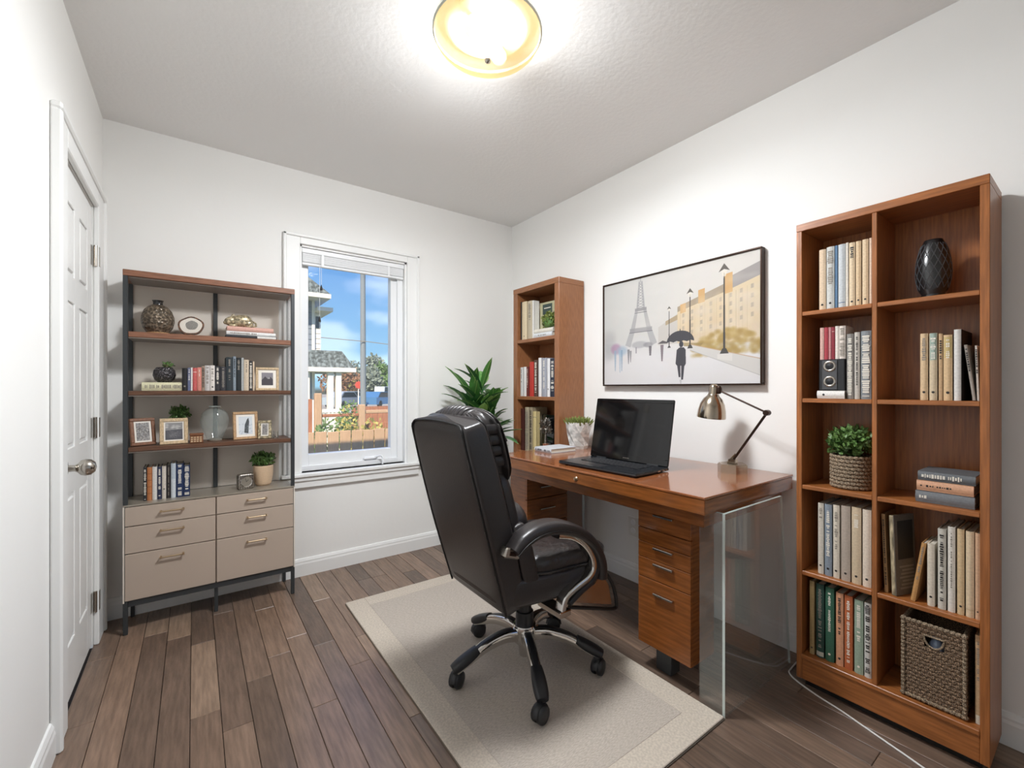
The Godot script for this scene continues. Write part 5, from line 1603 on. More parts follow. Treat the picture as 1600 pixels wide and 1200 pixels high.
func build_tall_case_books():
	rng.seed = 15
	var xs := 1.925
	var g := "books in the tall bookcase"
	var em := {"mark": 0.09}
	row([
		[-0.668, -0.645, 0.23, "dfc6a8", "sand book with dark emblem", em],
		[-0.644, -0.618, 0.234, "c9c9c4", "grey book with patterned upper spine", {"title": 0.42, "ink": "ink_grey", "title_wide": 0.75, "mark": 0.1}],
		[-0.617, -0.608, 0.234, "5f7f9f", "thin blue book", {}],
		[-0.607, -0.584, 0.234, "c8ccce", "silver grey book", {"band": [[0.08, 0.09]], "band_m": plain(hexc("47618a"))}],
		[-0.584, -0.575, 0.236, "e6ddd0", "thin white book", {}],
		[-0.574, -0.555, 0.232, "e2cba9", "cream book with printed crest", {"title": 0.75, "title_wide": 0.6, "mark": 0.08}],
		[-0.554, -0.537, 0.232, "d9bd97", "tan book with dark emblem", em],
		[-0.535, -0.516, 0.233, "dcc3a0", "buff book with round emblem", em],
		[-0.515, -0.5065, 0.234, "e0c7b0", "thin peach book", {}]], "on the tall bookcase's top left shelf", g, V(xs, 1.4457, 0), AXZ, 0.17)
	# second bay: small books on top of a speaker, tall ones beside it
	lying("white book lying under the small loudspeaker", g, V(xs - 0.012, 1.112, -0.67), AXZ, 0.087, 0.03, 0.15, plain(hexc("e6e2dc")), {"mark": 0.75})
	var sp := thing("loudspeaker", "small dark grey loudspeaker with two round drivers", "speaker", V(1.97, 1.1422, -0.6265))
	part(bb(Buf.new(), V(1.925, 1.1422, -0.668), V(2.03, 1.259, -0.585), 0.003), "cabinet", "black_plastic", sp)
	part(bb(Buf.new(), V(1.9215, 1.146, -0.656), V(1.9255, 1.255, -0.608), 0.001), "front_plate", "speaker_grey", sp)
	var fb := Basis(V(0, 0, 1), PI / 2)
	for y in [1.233, 1.176]:
		part(lathe(Buf.new(), [Vector2(0.012, 0.0), Vector2(0.0145, 0.003), Vector2(0.019, 0.003), Vector2(0.021, 0.0)], V(1.9215, y, -0.632), 24, fb), "driver_ring", "satin_nickel", sp)
		part(lathe(Buf.new(), [Vector2(0, 0.003), Vector2(0.006, 0.002), Vector2(0.0135, 0.0005)], V(1.9213, y, -0.632), 20, fb), "driver_cone", "black_plastic", sp)
	row([
		[-0.666, -0.652, 0.121, "d9b0a4", "pale pink book", {}],
		[-0.652, -0.638, 0.121, "b0404a", "raspberry red book", {}],
		[-0.638, -0.629, 0.12, "c98a8a", "dusty pink book", {}],
		[-0.629, -0.617, 0.12, "8e2c38", "dark crimson book", {"band": [[0.85, 0.87]], "band_m": plain(hexc("d8b0a0"))}],
		[-0.617, -0.605, 0.122, "e9dfd4", "small ivory book", {}],
		[-0.605, -0.584, 0.121, "e2d6cb", "white book with linen texture", {"title": 0.1, "ink": "ink_grey", "title_wide": 0.7}]], "among the short books on top of the loudspeaker", "short books on the loudspeaker", V(xs + 0.002, 1.2592, 0), AXZ, 0.1)
	row([
		[-0.581, -0.559, 0.236, "8f8b86", "grey speckled book", {"title": 0.05, "ink": "ink_pale", "title_wide": 0.65}],
		[-0.558, -0.541, 0.24, "c5beb4", "pale book with printed spine", {"title": 0.2, "ink": "ink", "title_wide": 0.4}],
		[-0.539, -0.508, 0.242, "85898c", "wide grey patterned book", {"title": 0.05, "ink": "ink_pale", "title_wide": 0.8}]], "of three tall books beside the loudspeaker", g, V(xs, 1.112, 0), AXZ, 0.17)
	row([
		[-0.672, -0.652, 0.267, "d8d0c2", "off white book with dark emblem", {"mark": 0.12, "title": 0.8, "ink": "ink_grey"}],
		[-0.65, -0.626, 0.267, "8d98a4", "blue grey book with vertical lettering", {"title": 0.25, "ink": "ink_pale", "mark": 0.1}],
		[-0.623, -0.602, 0.27, "e3d8c6", "cream book with blue figures", {"title": 0.35, "ink": "ink_grey", "mark": 0.1}],
		[-0.598, -0.569, 0.273, "b9aa9c", "mushroom grey book with emblem", {"mark": 0.1}],
		[-0.566, -0.537, 0.275, "d8c3a4", "sand coloured book with emblem", {"mark": 0.1, "title": 0.75, "ink": "ink_pale"}],
		[-0.534, -0.508, 0.273, "e6d6c3", "pale peach book with small emblem", {"mark": 0.1}]], "in the row under the wicker plant pot", g, V(xs, 0.4477, 0), AXZ, 0.17)
	row([
		[-0.7, -0.683, 0.28, "a98f62", "olive tan book", em],
		[-0.678, -0.651, 0.278, "2c4a40", "dark green book with gilt pattern", {"title": 0.15, "ink": "ink_grey", "band": [[0.02, 0.08]], "band_m": plain(hexc("c9c6b8"))}],
		[-0.648, -0.619, 0.276, "3d6b55", "green book with pale ornaments", {"title": 0.4, "ink": "ink_pale", "title_wide": 0.3, "mark": 0.1, "mark_ink": "ink_pale"}],
		[-0.614, -0.59, 0.268, "dba07c", "peach book with dark lettering", {"title": 0.45, "title_wide": 0.45, "mark": 0.1}],
		[-0.588, -0.562, 0.268, "c0693f", "orange book with gilt ornaments", {"title": 0.1, "ink": "ink_pale", "title_wide": 0.4}],
		[-0.558, -0.531, 0.264, "9fb09c", "sage green book with white seal", {"title": 0.45, "ink": "ink_pale", "mark": 0.1, "mark_ink": "ink_pale"}],
		[-0.529, -0.508, 0.264, "d9d6cf", "white book with black speckles", {"title": 0.04, "title_wide": 0.75, "title_top": 0.97}]], "in the bottom row of coloured books", "coloured books on the bottom shelf", V(xs, 0.1285, 0), AXZ, 0.17)
	row([
		[-0.381, -0.361, 0.217, "d9bb94", "tan book with embossed lettering", {"mark": 0.12, "title": 0.6, "ink": "ink_grey"}],
		[-0.359, -0.339, 0.216, "d2bfa0", "sand book with sage green top", {"band": [[0.6, 1.0]], "title": 0.62, "ink": "ink_pale", "title_wide": 0.7, "mark": 0.12}],
		[-0.337, -0.3265, 0.213, "c9a67e", "thin tan book with black lettering", {"title": 0.62, "title_wide": 0.6}],
		[-0.326, -0.304, 0.207, "d6b68c", "tan book with gilt panel", {"band": [[0.65, 0.97]], "band_m": plain(hexc("c8b078")), "title": 0.66, "ink": "ink_pale", "mark": 0.12}],
		[-0.303, -0.284, 0.222, "2a2324", "big black book with white spine", {"band": [[0.0, 1.0]], "band_m": plain(hexc("dcd8d2")), "deep": 1.0}]], "in the short row below the black vase", g, V(xs, 1.112, 0), AXZ, 0.17)
	book("grey printed booklet leaning on the bookcase's side panel, inner one", "leaning booklets", V(xs - 0.005, 1.113, -0.2605), AXZ, Vector3.UP, 0.008, 0.172, 0.13, plain(hexc("a59c92")), {"tilt": 0.11, "title": 0.55, "title_wide": 0.8})
	book("white booklet leaning against the bookcase's side, outer one", "leaning booklets", V(xs - 0.005, 1.1125, -0.251), AXZ, Vector3.UP, 0.006, 0.168, 0.13, plain(hexc("cdc5ba")), {"tilt": 0.03, "title": 0.5, "title_wide": 0.8})
	lying("grey book at the bottom of the flat pile of three", "flat pile in the tall bookcase", V(xs, 0.7787, -0.392), AXZ, 0.136, 0.038, 0.14, plain(hexc("75777a")), {"title": 0.75, "ink": "ink_pale", "title_wide": 0.3})
	lying("peach book in the middle of the flat pile of three", "flat pile in the tall bookcase", V(xs, 0.8169, -0.389), AXZ, 0.131, 0.034, 0.14, plain(hexc("d8a482")), {"title": 0.3, "ink": "ink", "title_wide": 0.2})
	lying("dark grey book on top of the flat pile of three", "flat pile in the tall bookcase", V(xs, 0.8511, -0.386), AXZ, 0.132, 0.03, 0.14, plain(hexc("66696c")), {"title": 0.2, "ink": "ink_pale", "title_wide": 0.5})
	# leaning pair with a dark cover
	book("worn tan book leaning next to the dark covered one", "leaning books", V(xs + 0.004, 0.4479, -0.4735), AXZ, Vector3.UP, 0.011, 0.268, 0.12, plain(hexc("b28a5e")), {"tilt": 0.035, "title": 0.1, "title_wide": 0.5})
	T = Transform3D(Basis(V(0, 0, 1), Vector3.UP, V(-1, 0, 0)), V(1.925, 0.4479, -0.452)) * Transform3D(Basis(Vector3.UP, -0.33) * Basis(V(0, 0, 1), 0.035), Vector3.ZERO)
	var mg := thing("picture_book", "large book with grey photograph cover turned to the room", "book", T * V(0.0, 0, 0))
	part(bb(Buf.new(), V(0, 0, -0.1), V(0.012, 0.268, 0), 0.001), "pages", "old_page", mg)
	part(bb(Buf.new(), V(0.012, 0, -0.1), V(0.0145, 0.27, 0.0), 0.0005), "cover", plain(hexc("6f665c")), mg)
	part(bb(Buf.new(), V(0.0142, 0.12, -0.09), V(0.0149, 0.25, -0.015)), "cover_picture", plain(hexc("2d2a28")), mg)
	var cp := Buf.new()
	for k in 7: bb(cp, V(0.0144, 0.02 + k * 0.012, -0.09), V(0.015, 0.026 + k * 0.012, -0.02 - 0.006 * (k % 3)))
	part(cp, "cover_print", "ink_grey", mg)
	T = Transform3D.IDENTITY
	book("tan leather book tilted against the pale row", g, V(xs - 0.004, 0.4498, -0.4045), AXZ, Vector3.UP, 0.013, 0.2, 0.13, plain(hexc("c9975e")), {"tilt": -0.14, "title": 0.35, "ink": "ink_grey"})
	row([
		[-0.364, -0.345, 0.201, "e0d4c2", "short white book", {"mark": 0.15}],
		[-0.339, -0.319, 0.255, "d3cec2", "white book with black vertical lettering", {"title": 0.12, "title_wide": 0.5}],
		[-0.316, -0.298, 0.267, "e4ddd2", "tall white book with dots", {"title": 0.3, "ink": "ink_grey", "title_wide": 0.25}],
		[-0.295, -0.278, 0.265, "d9bd94", "tall tan book with emblem", {"mark": 0.1}],
		[-0.276, -0.257, 0.263, "e0c9a8", "wide cream book", {"band": [[0.08, 0.1]], "band_m": plain(hexc("cdb592"))}],
		[-0.256, -0.244, 0.262, "d8b08e", "narrow peach book", em]], "in the pale row above the wicker basket", g, V(xs, 0.4477, 0), AXZ, 0.17)
	book("old cream book with a stained spine beside the wicker basket", g, V(1.93, 0.1285, -0.2565), AXZ, Vector3.UP, 0.0135, 0.27, 0.14, plain(hexc("d3b088")), {"title": 0.5, "ink": "ink_grey", "band": [[0.0, 0.1]], "band_m": plain(hexc("e6ddcc"))})

func build_desk_book():
	lying("small paperback with a grey city cover lying on the desk", "", V(1.66, 0.7752, -2.06), AXZ, 0.15, 0.026, 0.2, plain(hexc("c9cbd0")), {"title": 0.1, "ink": "ink", "title_wide": 0.5})

# ---------------------------------------------------------------- ornaments
func frame_box(called: String, label: String, at: Vector3, w: float, h: float, rim: float, deep: float, m: String, tex: String, turn := 0.0, lean := 0.1, mount := 0.012, cat := "picture frame"):
	var o := thing(called, label, cat, at, "small picture frames")
	T = Transform3D(Basis(Vector3.UP, turn) * Basis(Vector3.RIGHT, -lean), at + V(0, deep * sin(lean), 0))
	var f := Buf.new()
	bb(f, V(-w / 2, 0, -deep), V(w / 2, rim, 0), 0.002)
	bb(f, V(-w / 2, h - rim, -deep), V(w / 2, h, 0), 0.002)
	bb(f, V(-w / 2, rim, -deep), V(-w / 2 + rim, h - rim, 0), 0.002)
	bb(f, V(w / 2 - rim, rim, -deep), V(w / 2, h - rim, 0), 0.002)
	part(f, "frame", m, o)
	part(bb(Buf.new(), V(-w / 2 + rim, rim, -deep + 0.001), V(w / 2 - rim, h - rim, -0.006)), "mount", "mount_board", o)
	part(picture(Buf.new(), V(-w / 2 + rim + mount, rim + mount, -0.0055), V(w - 2 * rim - 2 * mount, 0, 0), V(0, h - 2 * rim - 2 * mount, 0)), "photo", tex, o)
	# strut
	var s := Buf.new()
	sweep(s, [V(0, h * 0.6, -deep), V(0, 0.003 + (deep + h * 0.22) * tan(lean), -deep - h * 0.22)], Vector2(0.0015, 0.012), Vector3.RIGHT, 6)
	part(s, "strut", m, o)
	T = Transform3D.IDENTITY

func photo(key: String, kind: int):
	var p := Pic.new(128, 100, hexc("8f8d8c"))
	rng.seed = 40 + kind
	if kind == 0:      # hills
		p.poly(PackedVector2Array([Vector2(0, 0), Vector2(128, 0), Vector2(128, 40), Vector2(0, 40)]), hexc("8a868c"))
		p.poly(PackedVector2Array([Vector2(0, 60), Vector2(40, 30), Vector2(70, 52), Vector2(100, 34), Vector2(128, 56), Vector2(128, 100), Vector2(0, 100)]), hexc("4c474c"))
		p.blob(Vector2(84, 44), Vector2(14, 8), hexc("cfcac8"), 0.9, 0.8)
	elif kind == 1:    # lake
		p.poly(PackedVector2Array([Vector2(0, 45), Vector2(128, 40), Vector2(128, 100), Vector2(0, 100)]), hexc("56555a"))
		for k in 60: p.line(Vector2(rng.randf() * 120, 45 + rng.randf() * 50), Vector2(rng.randf() * 120, 45 + rng.randf() * 50), 1.0, hexc("a5a3a3"), 0.25)
		for k in 12: p.blob(Vector2(rng.randf() * 128, rng.randf() * 30 + 6), Vector2(18, 7), hexc("d5d2cf"), 0.6, 0.9)
	elif kind == 2:    # tall dark figure on white
		p.im.fill(hexc("d9dee2"))
		p.poly(PackedVector2Array([Vector2(50, 90), Vector2(58, 45), Vector2(78, 18), Vector2(92, 8), Vector2(98, 30), Vector2(92, 60), Vector2(88, 95)]), hexc("4d5255"))
		for k in 20: p.blob(Vector2(rng.randf() * 128, 40 + rng.randf() * 60), Vector2(10, 6), hexc("9aa3aa"), 0.4, 0.9)
	else:              # textured
		for k in 300: p.blob(Vector2(rng.randf() * 128, rng.randf() * 100), Vector2(5, 5), [hexc("55504f"), hexc("c9c2ba"), hexc("77706c")][rng.randi() % 3], 0.7, 0.6)
	mat(key, Color.WHITE, 0.35, 0.0, {"tex": p.tex()})

func small_plant(o: Node3D, c: Vector3, r: Vector3, n: int, size: float, m: String):
	var st := Buf.new()
	for k in 9:
		var a := TAU * k / 9.0
		sweep(st, [c + V(0, -r.y * 0.9, 0), c + V(cos(a) * r.x * 0.6, r.y * 0.3, sin(a) * r.z * 0.6)], [Vector2(0.0018, 0.0018), Vector2(0.001, 0.001)], Vector3.ZERO, 5)
	part(st, "stem", "twig", o)
	var b := Buf.new()
	foliage(b, c, r, n, size)
	part(b, "leaf_mass", m, o).set_meta("kind", "stuff")

func build_shelf_ornaments():
	photo("photo_hills", 0)
	photo("photo_lake", 1)
	photo("photo_figure", 2)
	photo("photo_texture", 3)
	rng.seed = 52
	# top shelf
	var y1 := 1.4182
	var c := V(-0.146, y1, -2.825)
	var v := thing("round_vase", "round brown crackled vase with a short black neck", "vase", c)
	part(lathe(Buf.new(), [Vector2(0, 0.002), Vector2(0.036, 0), Vector2(0.045, 0.012), Vector2(0.06, 0.035), Vector2(0.067, 0.066), Vector2(0.066, 0.09), Vector2(0.055, 0.122), Vector2(0.038, 0.142), Vector2(0.022, 0.15)], c, 36), "body", "crackle", v)
	part(lathe(Buf.new(), [Vector2(0.021, 0.148), Vector2(0.019, 0.158), Vector2(0.021, 0.168), Vector2(0.024, 0.172), Vector2(0.02, 0.172), Vector2(0.015, 0.158), Vector2(0.015, 0.148)], c, 24), "neck", "black_ceramic", v)
	part(lathe(Buf.new(), [Vector2(0.036, 0.001), Vector2(0.038, 0.006), Vector2(0.0455, 0.013), Vector2(0.041, 0.001)], c, 24), "foot_ring", "oak", v)
	var ac := V(-0.012, y1, -2.8)
	var ag := thing("agate_slice", "polished agate slice with a brown rim and white ring", "ornament", ac)
	var out := PackedVector2Array()
	var ring := PackedVector2Array()
	var core := PackedVector2Array()
	for k in 28:
		var a := TAU * k / 28.0
		var rr := 0.05 * (1.0 + 0.06 * sin(2 * a + 0.8) + 0.03 * sin(5 * a))
		out.append(Vector2(cos(a) * rr * 1.06, sin(a) * rr + 0.052))
		ring.append(Vector2(cos(a) * rr * 0.9, sin(a) * rr * 0.84 + 0.052))
		core.append(Vector2(cos(a) * rr * 0.5 + 0.003, sin(a) * rr * 0.5 + 0.054))
	T = Transform3D(Basis(Vector3.RIGHT, -0.15), ac + V(0, 0.0045, 0))
	part(prism(Buf.new(), out, V(0, 0, -0.014), Vector3.RIGHT, Vector3.UP, V(0, 0, 0.014)), "rim", "agate_rim", ag)
	part(prism(Buf.new(), ring, V(0, 0, -0.001), Vector3.RIGHT, Vector3.UP, V(0, 0, 0.0022)), "white_ring", "agate_white", ag)
	part(prism(Buf.new(), core, V(0, 0, 0.0), Vector3.RIGHT, Vector3.UP, V(0, 0, 0.0022)), "core", "agate_core", ag)
	T = Transform3D.IDENTITY
	part(bb(Buf.new(), ac + V(-0.02, 0.0, -0.035), ac + V(0.02, 0.004, 0.004), 0.001), "stand", "glass_edge", ag)
	var pc := V(0.2, 1.4812, -2.81)
	var pg := thing("gold_animal", "antique gold seated animal figurine on the pile of books", "figurine", pc)
	var an := Buf.new()
	cushion(an, pc + V(0.012, 0.036, 0), V(0.05, 0.034, 0.03), 0.9, 0.9, Basis(V(0, 0, 1), 0.12), 30, 18)
	cushion(an, pc + V(-0.042, 0.033, 0.004), V(0.028, 0.022, 0.021), 0.9, 0.9, Basis(V(0, 0, 1), 0.5), 24, 14)
	cushion(an, pc + V(-0.062, 0.024, 0.005), V(0.012, 0.01, 0.012), 0.9, 0.9, Basis(V(0, 0, 1), 0.5), 16, 10)
	cushion(an, pc + V(0.04, 0.022, 0.012), V(0.026, 0.022, 0.022), 0.9, 0.9, Basis(), 20, 12)
	for q in [[-0.03, 0.018], [0.045, 0.02], [-0.03, -0.016], [0.045, -0.016]]:
		cushion(an, pc + V(q[0], 0.008, q[1]), V(0.02, 0.008, 0.01), 0.8, 0.8, Basis(), 14, 8)
	sweep(an, curve([pc + V(0.055, 0.04, 0), pc + V(0.075, 0.03, 0.006), pc + V(0.078, 0.014, 0.012), pc + V(0.064, 0.007, 0.02)], 4), Vector2(0.005, 0.005), Vector3.ZERO, 8)
	part(an, "body", "old_gold", pg)
	for s in [-1, 1]:
		part(cushion(Buf.new(), pc + V(-0.032, 0.056, 0.013 * s + 0.003), V(0.008, 0.014, 0.006), 0.9, 0.9, Basis(V(0, 0, 1), -0.4), 14, 10), "ear", "old_gold", pg)
	# second shelf
	var dc := V(-0.12, 1.1808, -2.815)
	var dp := thing("speckled_planter", "small dark speckled round planter with a dry sprig", "planter", dc)
	part(lathe(Buf.new(), [Vector2(0, 0), Vector2(0.026, 0), Vector2(0.04, 0.014), Vector2(0.047, 0.036), Vector2(0.043, 0.06), Vector2(0.032, 0.075), Vector2(0.028, 0.075), Vector2(0.034, 0.06), Vector2(0, 0.055)], dc, 30), "bowl", "dark_crackle", dp)
	part(lathe(Buf.new(), [Vector2(0.031, 0.067), Vector2(0.0, 0.069)], dc, 14), "soil", "soil", dp)
	small_plant(dp, dc + V(0.012, 0.085, 0), V(0.025, 0.018, 0.02), 46, 0.016, "herb")
	frame_box("photo_frame", "small oak frame with dark landscape photo beside the books", V(0.331, 1.1385, -2.768), 0.114, 0.128, 0.013, 0.014, "pale_oak", "photo_hills", 0.0, 0.07, 0.016)
	# third shelf
	var y3 := 0.8723
	frame_box("photo_frame", "reddish brown frame tilted at the shelf's dark post", V(-0.194, y3, -2.765), 0.098, 0.133, 0.015, 0.018, "dark_oak", "photo_texture", 0.38, 0.2, 0.008)
	frame_box("photo_frame", "pale oak frame with lake photo before the small plant", V(-0.079, y3, -2.755), 0.113, 0.128, 0.016, 0.016, "pale_oak", "photo_lake", 0.12, 0.1, 0.006)
	frame_box("photo_frame", "oak frame with tall dark figure on white photo", V(0.231, y3, -2.785), 0.118, 0.15, 0.014, 0.016, "oak", "photo_figure", 0.15, 0.12, 0.012)
	frame_box("photo_frame", "little mottled gold frame beside the oak figure frame", V(0.317, y3, -2.77), 0.066, 0.1, 0.014, 0.01, "old_gold", "photo_texture", -0.2, 0.12, 0.006)
	var hp := V(-0.06, y3, -2.868)
	var pl := thing("small_plant", "small bushy green plant behind the pale oak frame", "plant", hp)
	part(lathe(Buf.new(), [Vector2(0, 0), Vector2(0.03, 0), Vector2(0.037, 0.1), Vector2(0.034, 0.1), Vector2(0.032, 0.09), Vector2(0, 0.09)], hp, 20), "pot", "black_ceramic", pl)
	small_plant(pl, hp + V(0, 0.145, 0.005), V(0.042, 0.042, 0.034), 520, 0.018, "herb")
	var bx := thing("trinket_box", "small carved brown trinket box beside the glass vase", "box", V(0.011, y3, -2.77))
	part(bb(Buf.new(), V(-0.017, y3, -2.8), V(0.039, y3 + 0.038, -2.75), 0.002), "body", "dark_oak", bx)
	part(bb(Buf.new(), V(-0.019, y3 + 0.0385, -2.802), V(0.041, y3 + 0.048, -2.748), 0.003), "lid", "dark_oak", bx)
	var ca := Buf.new()
	for i in 4:
		for j in 3: bb(ca, V(-0.012 + i * 0.012, y3 + 0.006 + j * 0.01, -2.7505), V(-0.004 + i * 0.012, y3 + 0.012 + j * 0.01, -2.7485))
	part(ca, "carving", "pale_oak", bx)
	var gv := V(0.09, y3, -2.83)
	var gl := thing("glass_vase", "big clear glass vase with a bulging body", "vase", gv)
	part(lathe(Buf.new(), [Vector2(0, 0.003), Vector2(0.03, 0.003), Vector2(0.035, 0.012), Vector2(0.045, 0.035), Vector2(0.06, 0.075), Vector2(0.066, 0.11), Vector2(0.058, 0.145), Vector2(0.038, 0.168), Vector2(0.024, 0.176), Vector2(0.024, 0.182)], gv, 40), "bowl", "thin_glass", gl)
	part(lathe(Buf.new(), [Vector2(0, 0), Vector2(0.032, 0), Vector2(0.034, 0.006), Vector2(0.02, 0.012), Vector2(0, 0.013)], gv, 28), "thick_base", "dark_glass", gl)
	part(lathe(Buf.new(), [Vector2(0.0225, 0.18), Vector2(0.0235, 0.185), Vector2(0.026, 0.185), Vector2(0.0265, 0.18)], gv, 28), "rim", "glass_edge", gl)
	var tv := thing("glass_trinket", "tiny crystal crown trinket at the shelf's glass side", "ornament", V(0.367, y3, -2.78))
	part(lathe(Buf.new(), [Vector2(0, 0), Vector2(0.02, 0), Vector2(0.02, 0.004), Vector2(0, 0.004)], V(0.367, y3, -2.78), 16), "base", "silver_leaf", tv)
	var cr := Buf.new()
	for k in 7:
		var a := TAU * k / 7.0
		sweep(cr, [V(0.367 + 0.015 * cos(a), y3 + 0.003, -2.78 + 0.015 * sin(a)), V(0.367 + 0.018 * cos(a), y3 + 0.04, -2.78 + 0.018 * sin(a))], [Vector2(0.004, 0.004), Vector2(0.001, 0.001)], Vector3.ZERO, 5)
	part(cr, "prongs", "silver_leaf", tv)
	# cabinet top
	var yc := 0.6052
	var sc := V(0.23, yc, -2.765)
	var cl := thing("silver_clock", "little silver cube clock in front of the wooden pot", "clock", sc)
	T = Transform3D(Basis(Vector3.UP, 0.2), sc)
	part(cushion(Buf.new(), V(0, 0.041, -0.02), V(0.038, 0.041, 0.022), 0.25, 0.25, Basis(), 36, 20), "case", "silver_leaf", cl)
	part(lathe(Buf.new(), [Vector2(0.024, 0), Vector2(0.028, 0.003), Vector2(0.03, 0.0)], V(0, 0.041, 0.001), 28, Basis(Vector3.RIGHT, PI / 2)), "bezel", "chrome", cl)
	part(lathe(Buf.new(), [Vector2(0, 0.0015), Vector2(0.0245, 0.001)], V(0, 0.041, 0.001), 28, Basis(Vector3.RIGHT, PI / 2)), "dial", plain(hexc("8d8579"), 0.4), cl)
	var hn := Buf.new()
	box(hn, V(0.004, 0.046, 0.0032), V(0.0018, 0.014, 0.0006), 0.0, Basis(V(0, 0, 1), -0.7))
	box(hn, V(-0.003, 0.05, 0.0034), V(0.0014, 0.02, 0.0006), 0.0, Basis(V(0, 0, 1), 0.3))
	part(hn, "hands", "ink", cl)
	T = Transform3D.IDENTITY
	var wp := V(0.318, yc, -2.84)
	var pp := thing("potted_herb", "bright green herb in a pale wooden pot on cabinet", "plant", wp)
	part(lathe(Buf.new(), [Vector2(0, 0), Vector2(0.034, 0), Vector2(0.042, 0.012), Vector2(0.049, 0.06), Vector2(0.05, 0.108), Vector2(0.047, 0.112), Vector2(0.044, 0.108), Vector2(0.043, 0.098), Vector2(0, 0.098)], wp, 32), "pot", "wood_pot", pp)
	part(lathe(Buf.new(), [Vector2(0.043, 0.1), Vector2(0, 0.103)], wp, 16), "soil", "soil", pp)
	small_plant(pp, wp + V(-0.002, 0.145, 0), V(0.062, 0.038, 0.05), 700, 0.02, "herb")

func build_desk_and_case_ornaments():
	rng.seed = 71
	var c := V(1.955, 0.7753, -1.985)
	var o := thing("marble_planter", "white faceted marble planter with yellow green succulents", "planter", c)
	# faceted cup: six sided, twisted rows
	var P := []
	for q in [[0.0, 0.0, 0.0], [0.055, 0.0, 0.0], [0.06, 0.02, 0.0], [0.075, 0.1, 0.5], [0.086, 0.165, 0.0], [0.08, 0.165, 0.0], [0.07, 0.14, 0.0], [0.0, 0.14, 0.0]]:
		var row := PackedVector3Array()
		for k in 7:
			var a: float = TAU * (k + q[2]) / 7.0
			row.append(c + V(cos(a) * q[0], q[1], sin(a) * q[0]))
		P.append(row)
	var fb := Buf.new()
	for i in P.size() - 1:
		for j in 7:
			var j1 := (j + 1) % 7
			var p0: Vector3 = P[i][j]
			var p1: Vector3 = P[i + 1][j]
			var p2: Vector3 = P[i + 1][j1]
			var p3: Vector3 = P[i][j1]
			var mid := (p0 + p1 + p2 + p3) * 0.25 - c
			var n1 := (p1 - p0).cross(p2 - p0)
			var n2 := (p2 - p0).cross(p3 - p0)
			var outw := V(mid.x, 0, mid.z) if i in [1, 2, 3] else (Vector3.DOWN if i == 0 else Vector3.UP)
			if n1.length() > 1e-9: tri(fb, p0, p1, p2, n1.normalized() * signf(n1.dot(outw) + 1e-9))
			if n2.length() > 1e-9: tri(fb, p0, p2, p3, n2.normalized() * signf(n2.dot(outw) + 1e-9))
	part(fb, "cup", "marble", o)
	part(lathe(Buf.new(), [Vector2(0.07, 0.142), Vector2(0, 0.148)], c, 14), "soil", "soil", o)
	var sb := Buf.new()
	for k in 70:
		var a := k * 2.4
		var r := 0.072 * sqrt((k + 0.5) / 70.0)
		var base := c + V(cos(a) * r, 0.143, sin(a) * r)
		var tip := base + V(cos(a) * r * 0.5 + rng.randfn() * 0.006, 0.03 + 0.03 * (1.0 - r / 0.08) + rng.randf() * 0.014, sin(a) * r * 0.5 + rng.randfn() * 0.006)
		sweep(sb, [base, base.lerp(tip, 0.6), tip], [Vector2(0.003, 0.004), Vector2(0.0045, 0.006), Vector2(0.0008, 0.001)], Vector3.ZERO, 6)
	part(sb, "succulents", "succulent", o).set_meta("kind", "stuff")
	# black cut vase in the tall bookcase
	var vc := V(2.0, 1.4458, -0.362)
	var v := thing("black_vase", "black egg shaped vase with a raised diamond net", "vase", vc)
	var prof := [Vector2(0, 0), Vector2(0.03, 0), Vector2(0.032, 0.012), Vector2(0.029, 0.018), Vector2(0.036, 0.03), Vector2(0.043, 0.06), Vector2(0.0455, 0.095), Vector2(0.042, 0.135), Vector2(0.034, 0.172), Vector2(0.025, 0.195), Vector2(0.023, 0.199), Vector2(0.019, 0.199), Vector2(0.02, 0.185), Vector2(0, 0.18)]
	part(lathe(Buf.new(), prof, vc, 40), "body", "black_ceramic", v)
	var net := Buf.new()
	for s in [-1, 1]:
		for k in 14:
			var pts := []
			for i in 12:
				var t := i / 11.0
				var y := 0.034 + 0.15 * t
				var r := 0.0
				for m in range(4, 9):
					if y >= prof[m].y and y <= prof[m + 1].y:
						r = lerpf(prof[m].x, prof[m + 1].x, (y - prof[m].y) / (prof[m + 1].y - prof[m].y))
				var a: float = TAU * k / 14.0 + s * t * 1.5
				pts.append(vc + V(cos(a) * r, y, sin(a) * r))
			sweep(net, pts, Vector2(0.0013, 0.0013), Vector3.ZERO, 4, 1.0, false)
	part(net, "diamond_net", "speaker_grey", v)
	# plant in a wicker pot
	var wc := V(1.995, 0.7787, -0.588)
	var w := thing("wicker_planter", "leafy green plant in a round woven wicker pot", "plant", wc)
	part(lathe(Buf.new(), [Vector2(0, 0.002), Vector2(0.057, 0.002), Vector2(0.0585, 0.12), Vector2(0.055, 0.122), Vector2(0.053, 0.11), Vector2(0, 0.108)], wc, 32), "liner", "wicker", w)
	var wv := Buf.new()
	for rw in 9:
		for k in 22:
			var a := TAU * (k + (rw % 2) * 0.5) / 22.0
			var p := wc + V(cos(a) * 0.0605, 0.009 + rw * 0.0135, sin(a) * 0.0605)
			cushion(wv, p, V(0.0105, 0.0068, 0.005), 0.9, 0.9, Basis(V(-sin(a), 0.22, cos(a)).normalized(), V(0, 1, 0), V(cos(a), 0, sin(a))).orthonormalized(), 8, 5)
	part(wv, "weave", "wicker_pale", w).set_meta("kind", "stuff")
	part(lathe(Buf.new(), [Vector2(0.053, 0.112), Vector2(0, 0.115)], wc, 16), "soil", "soil", w)
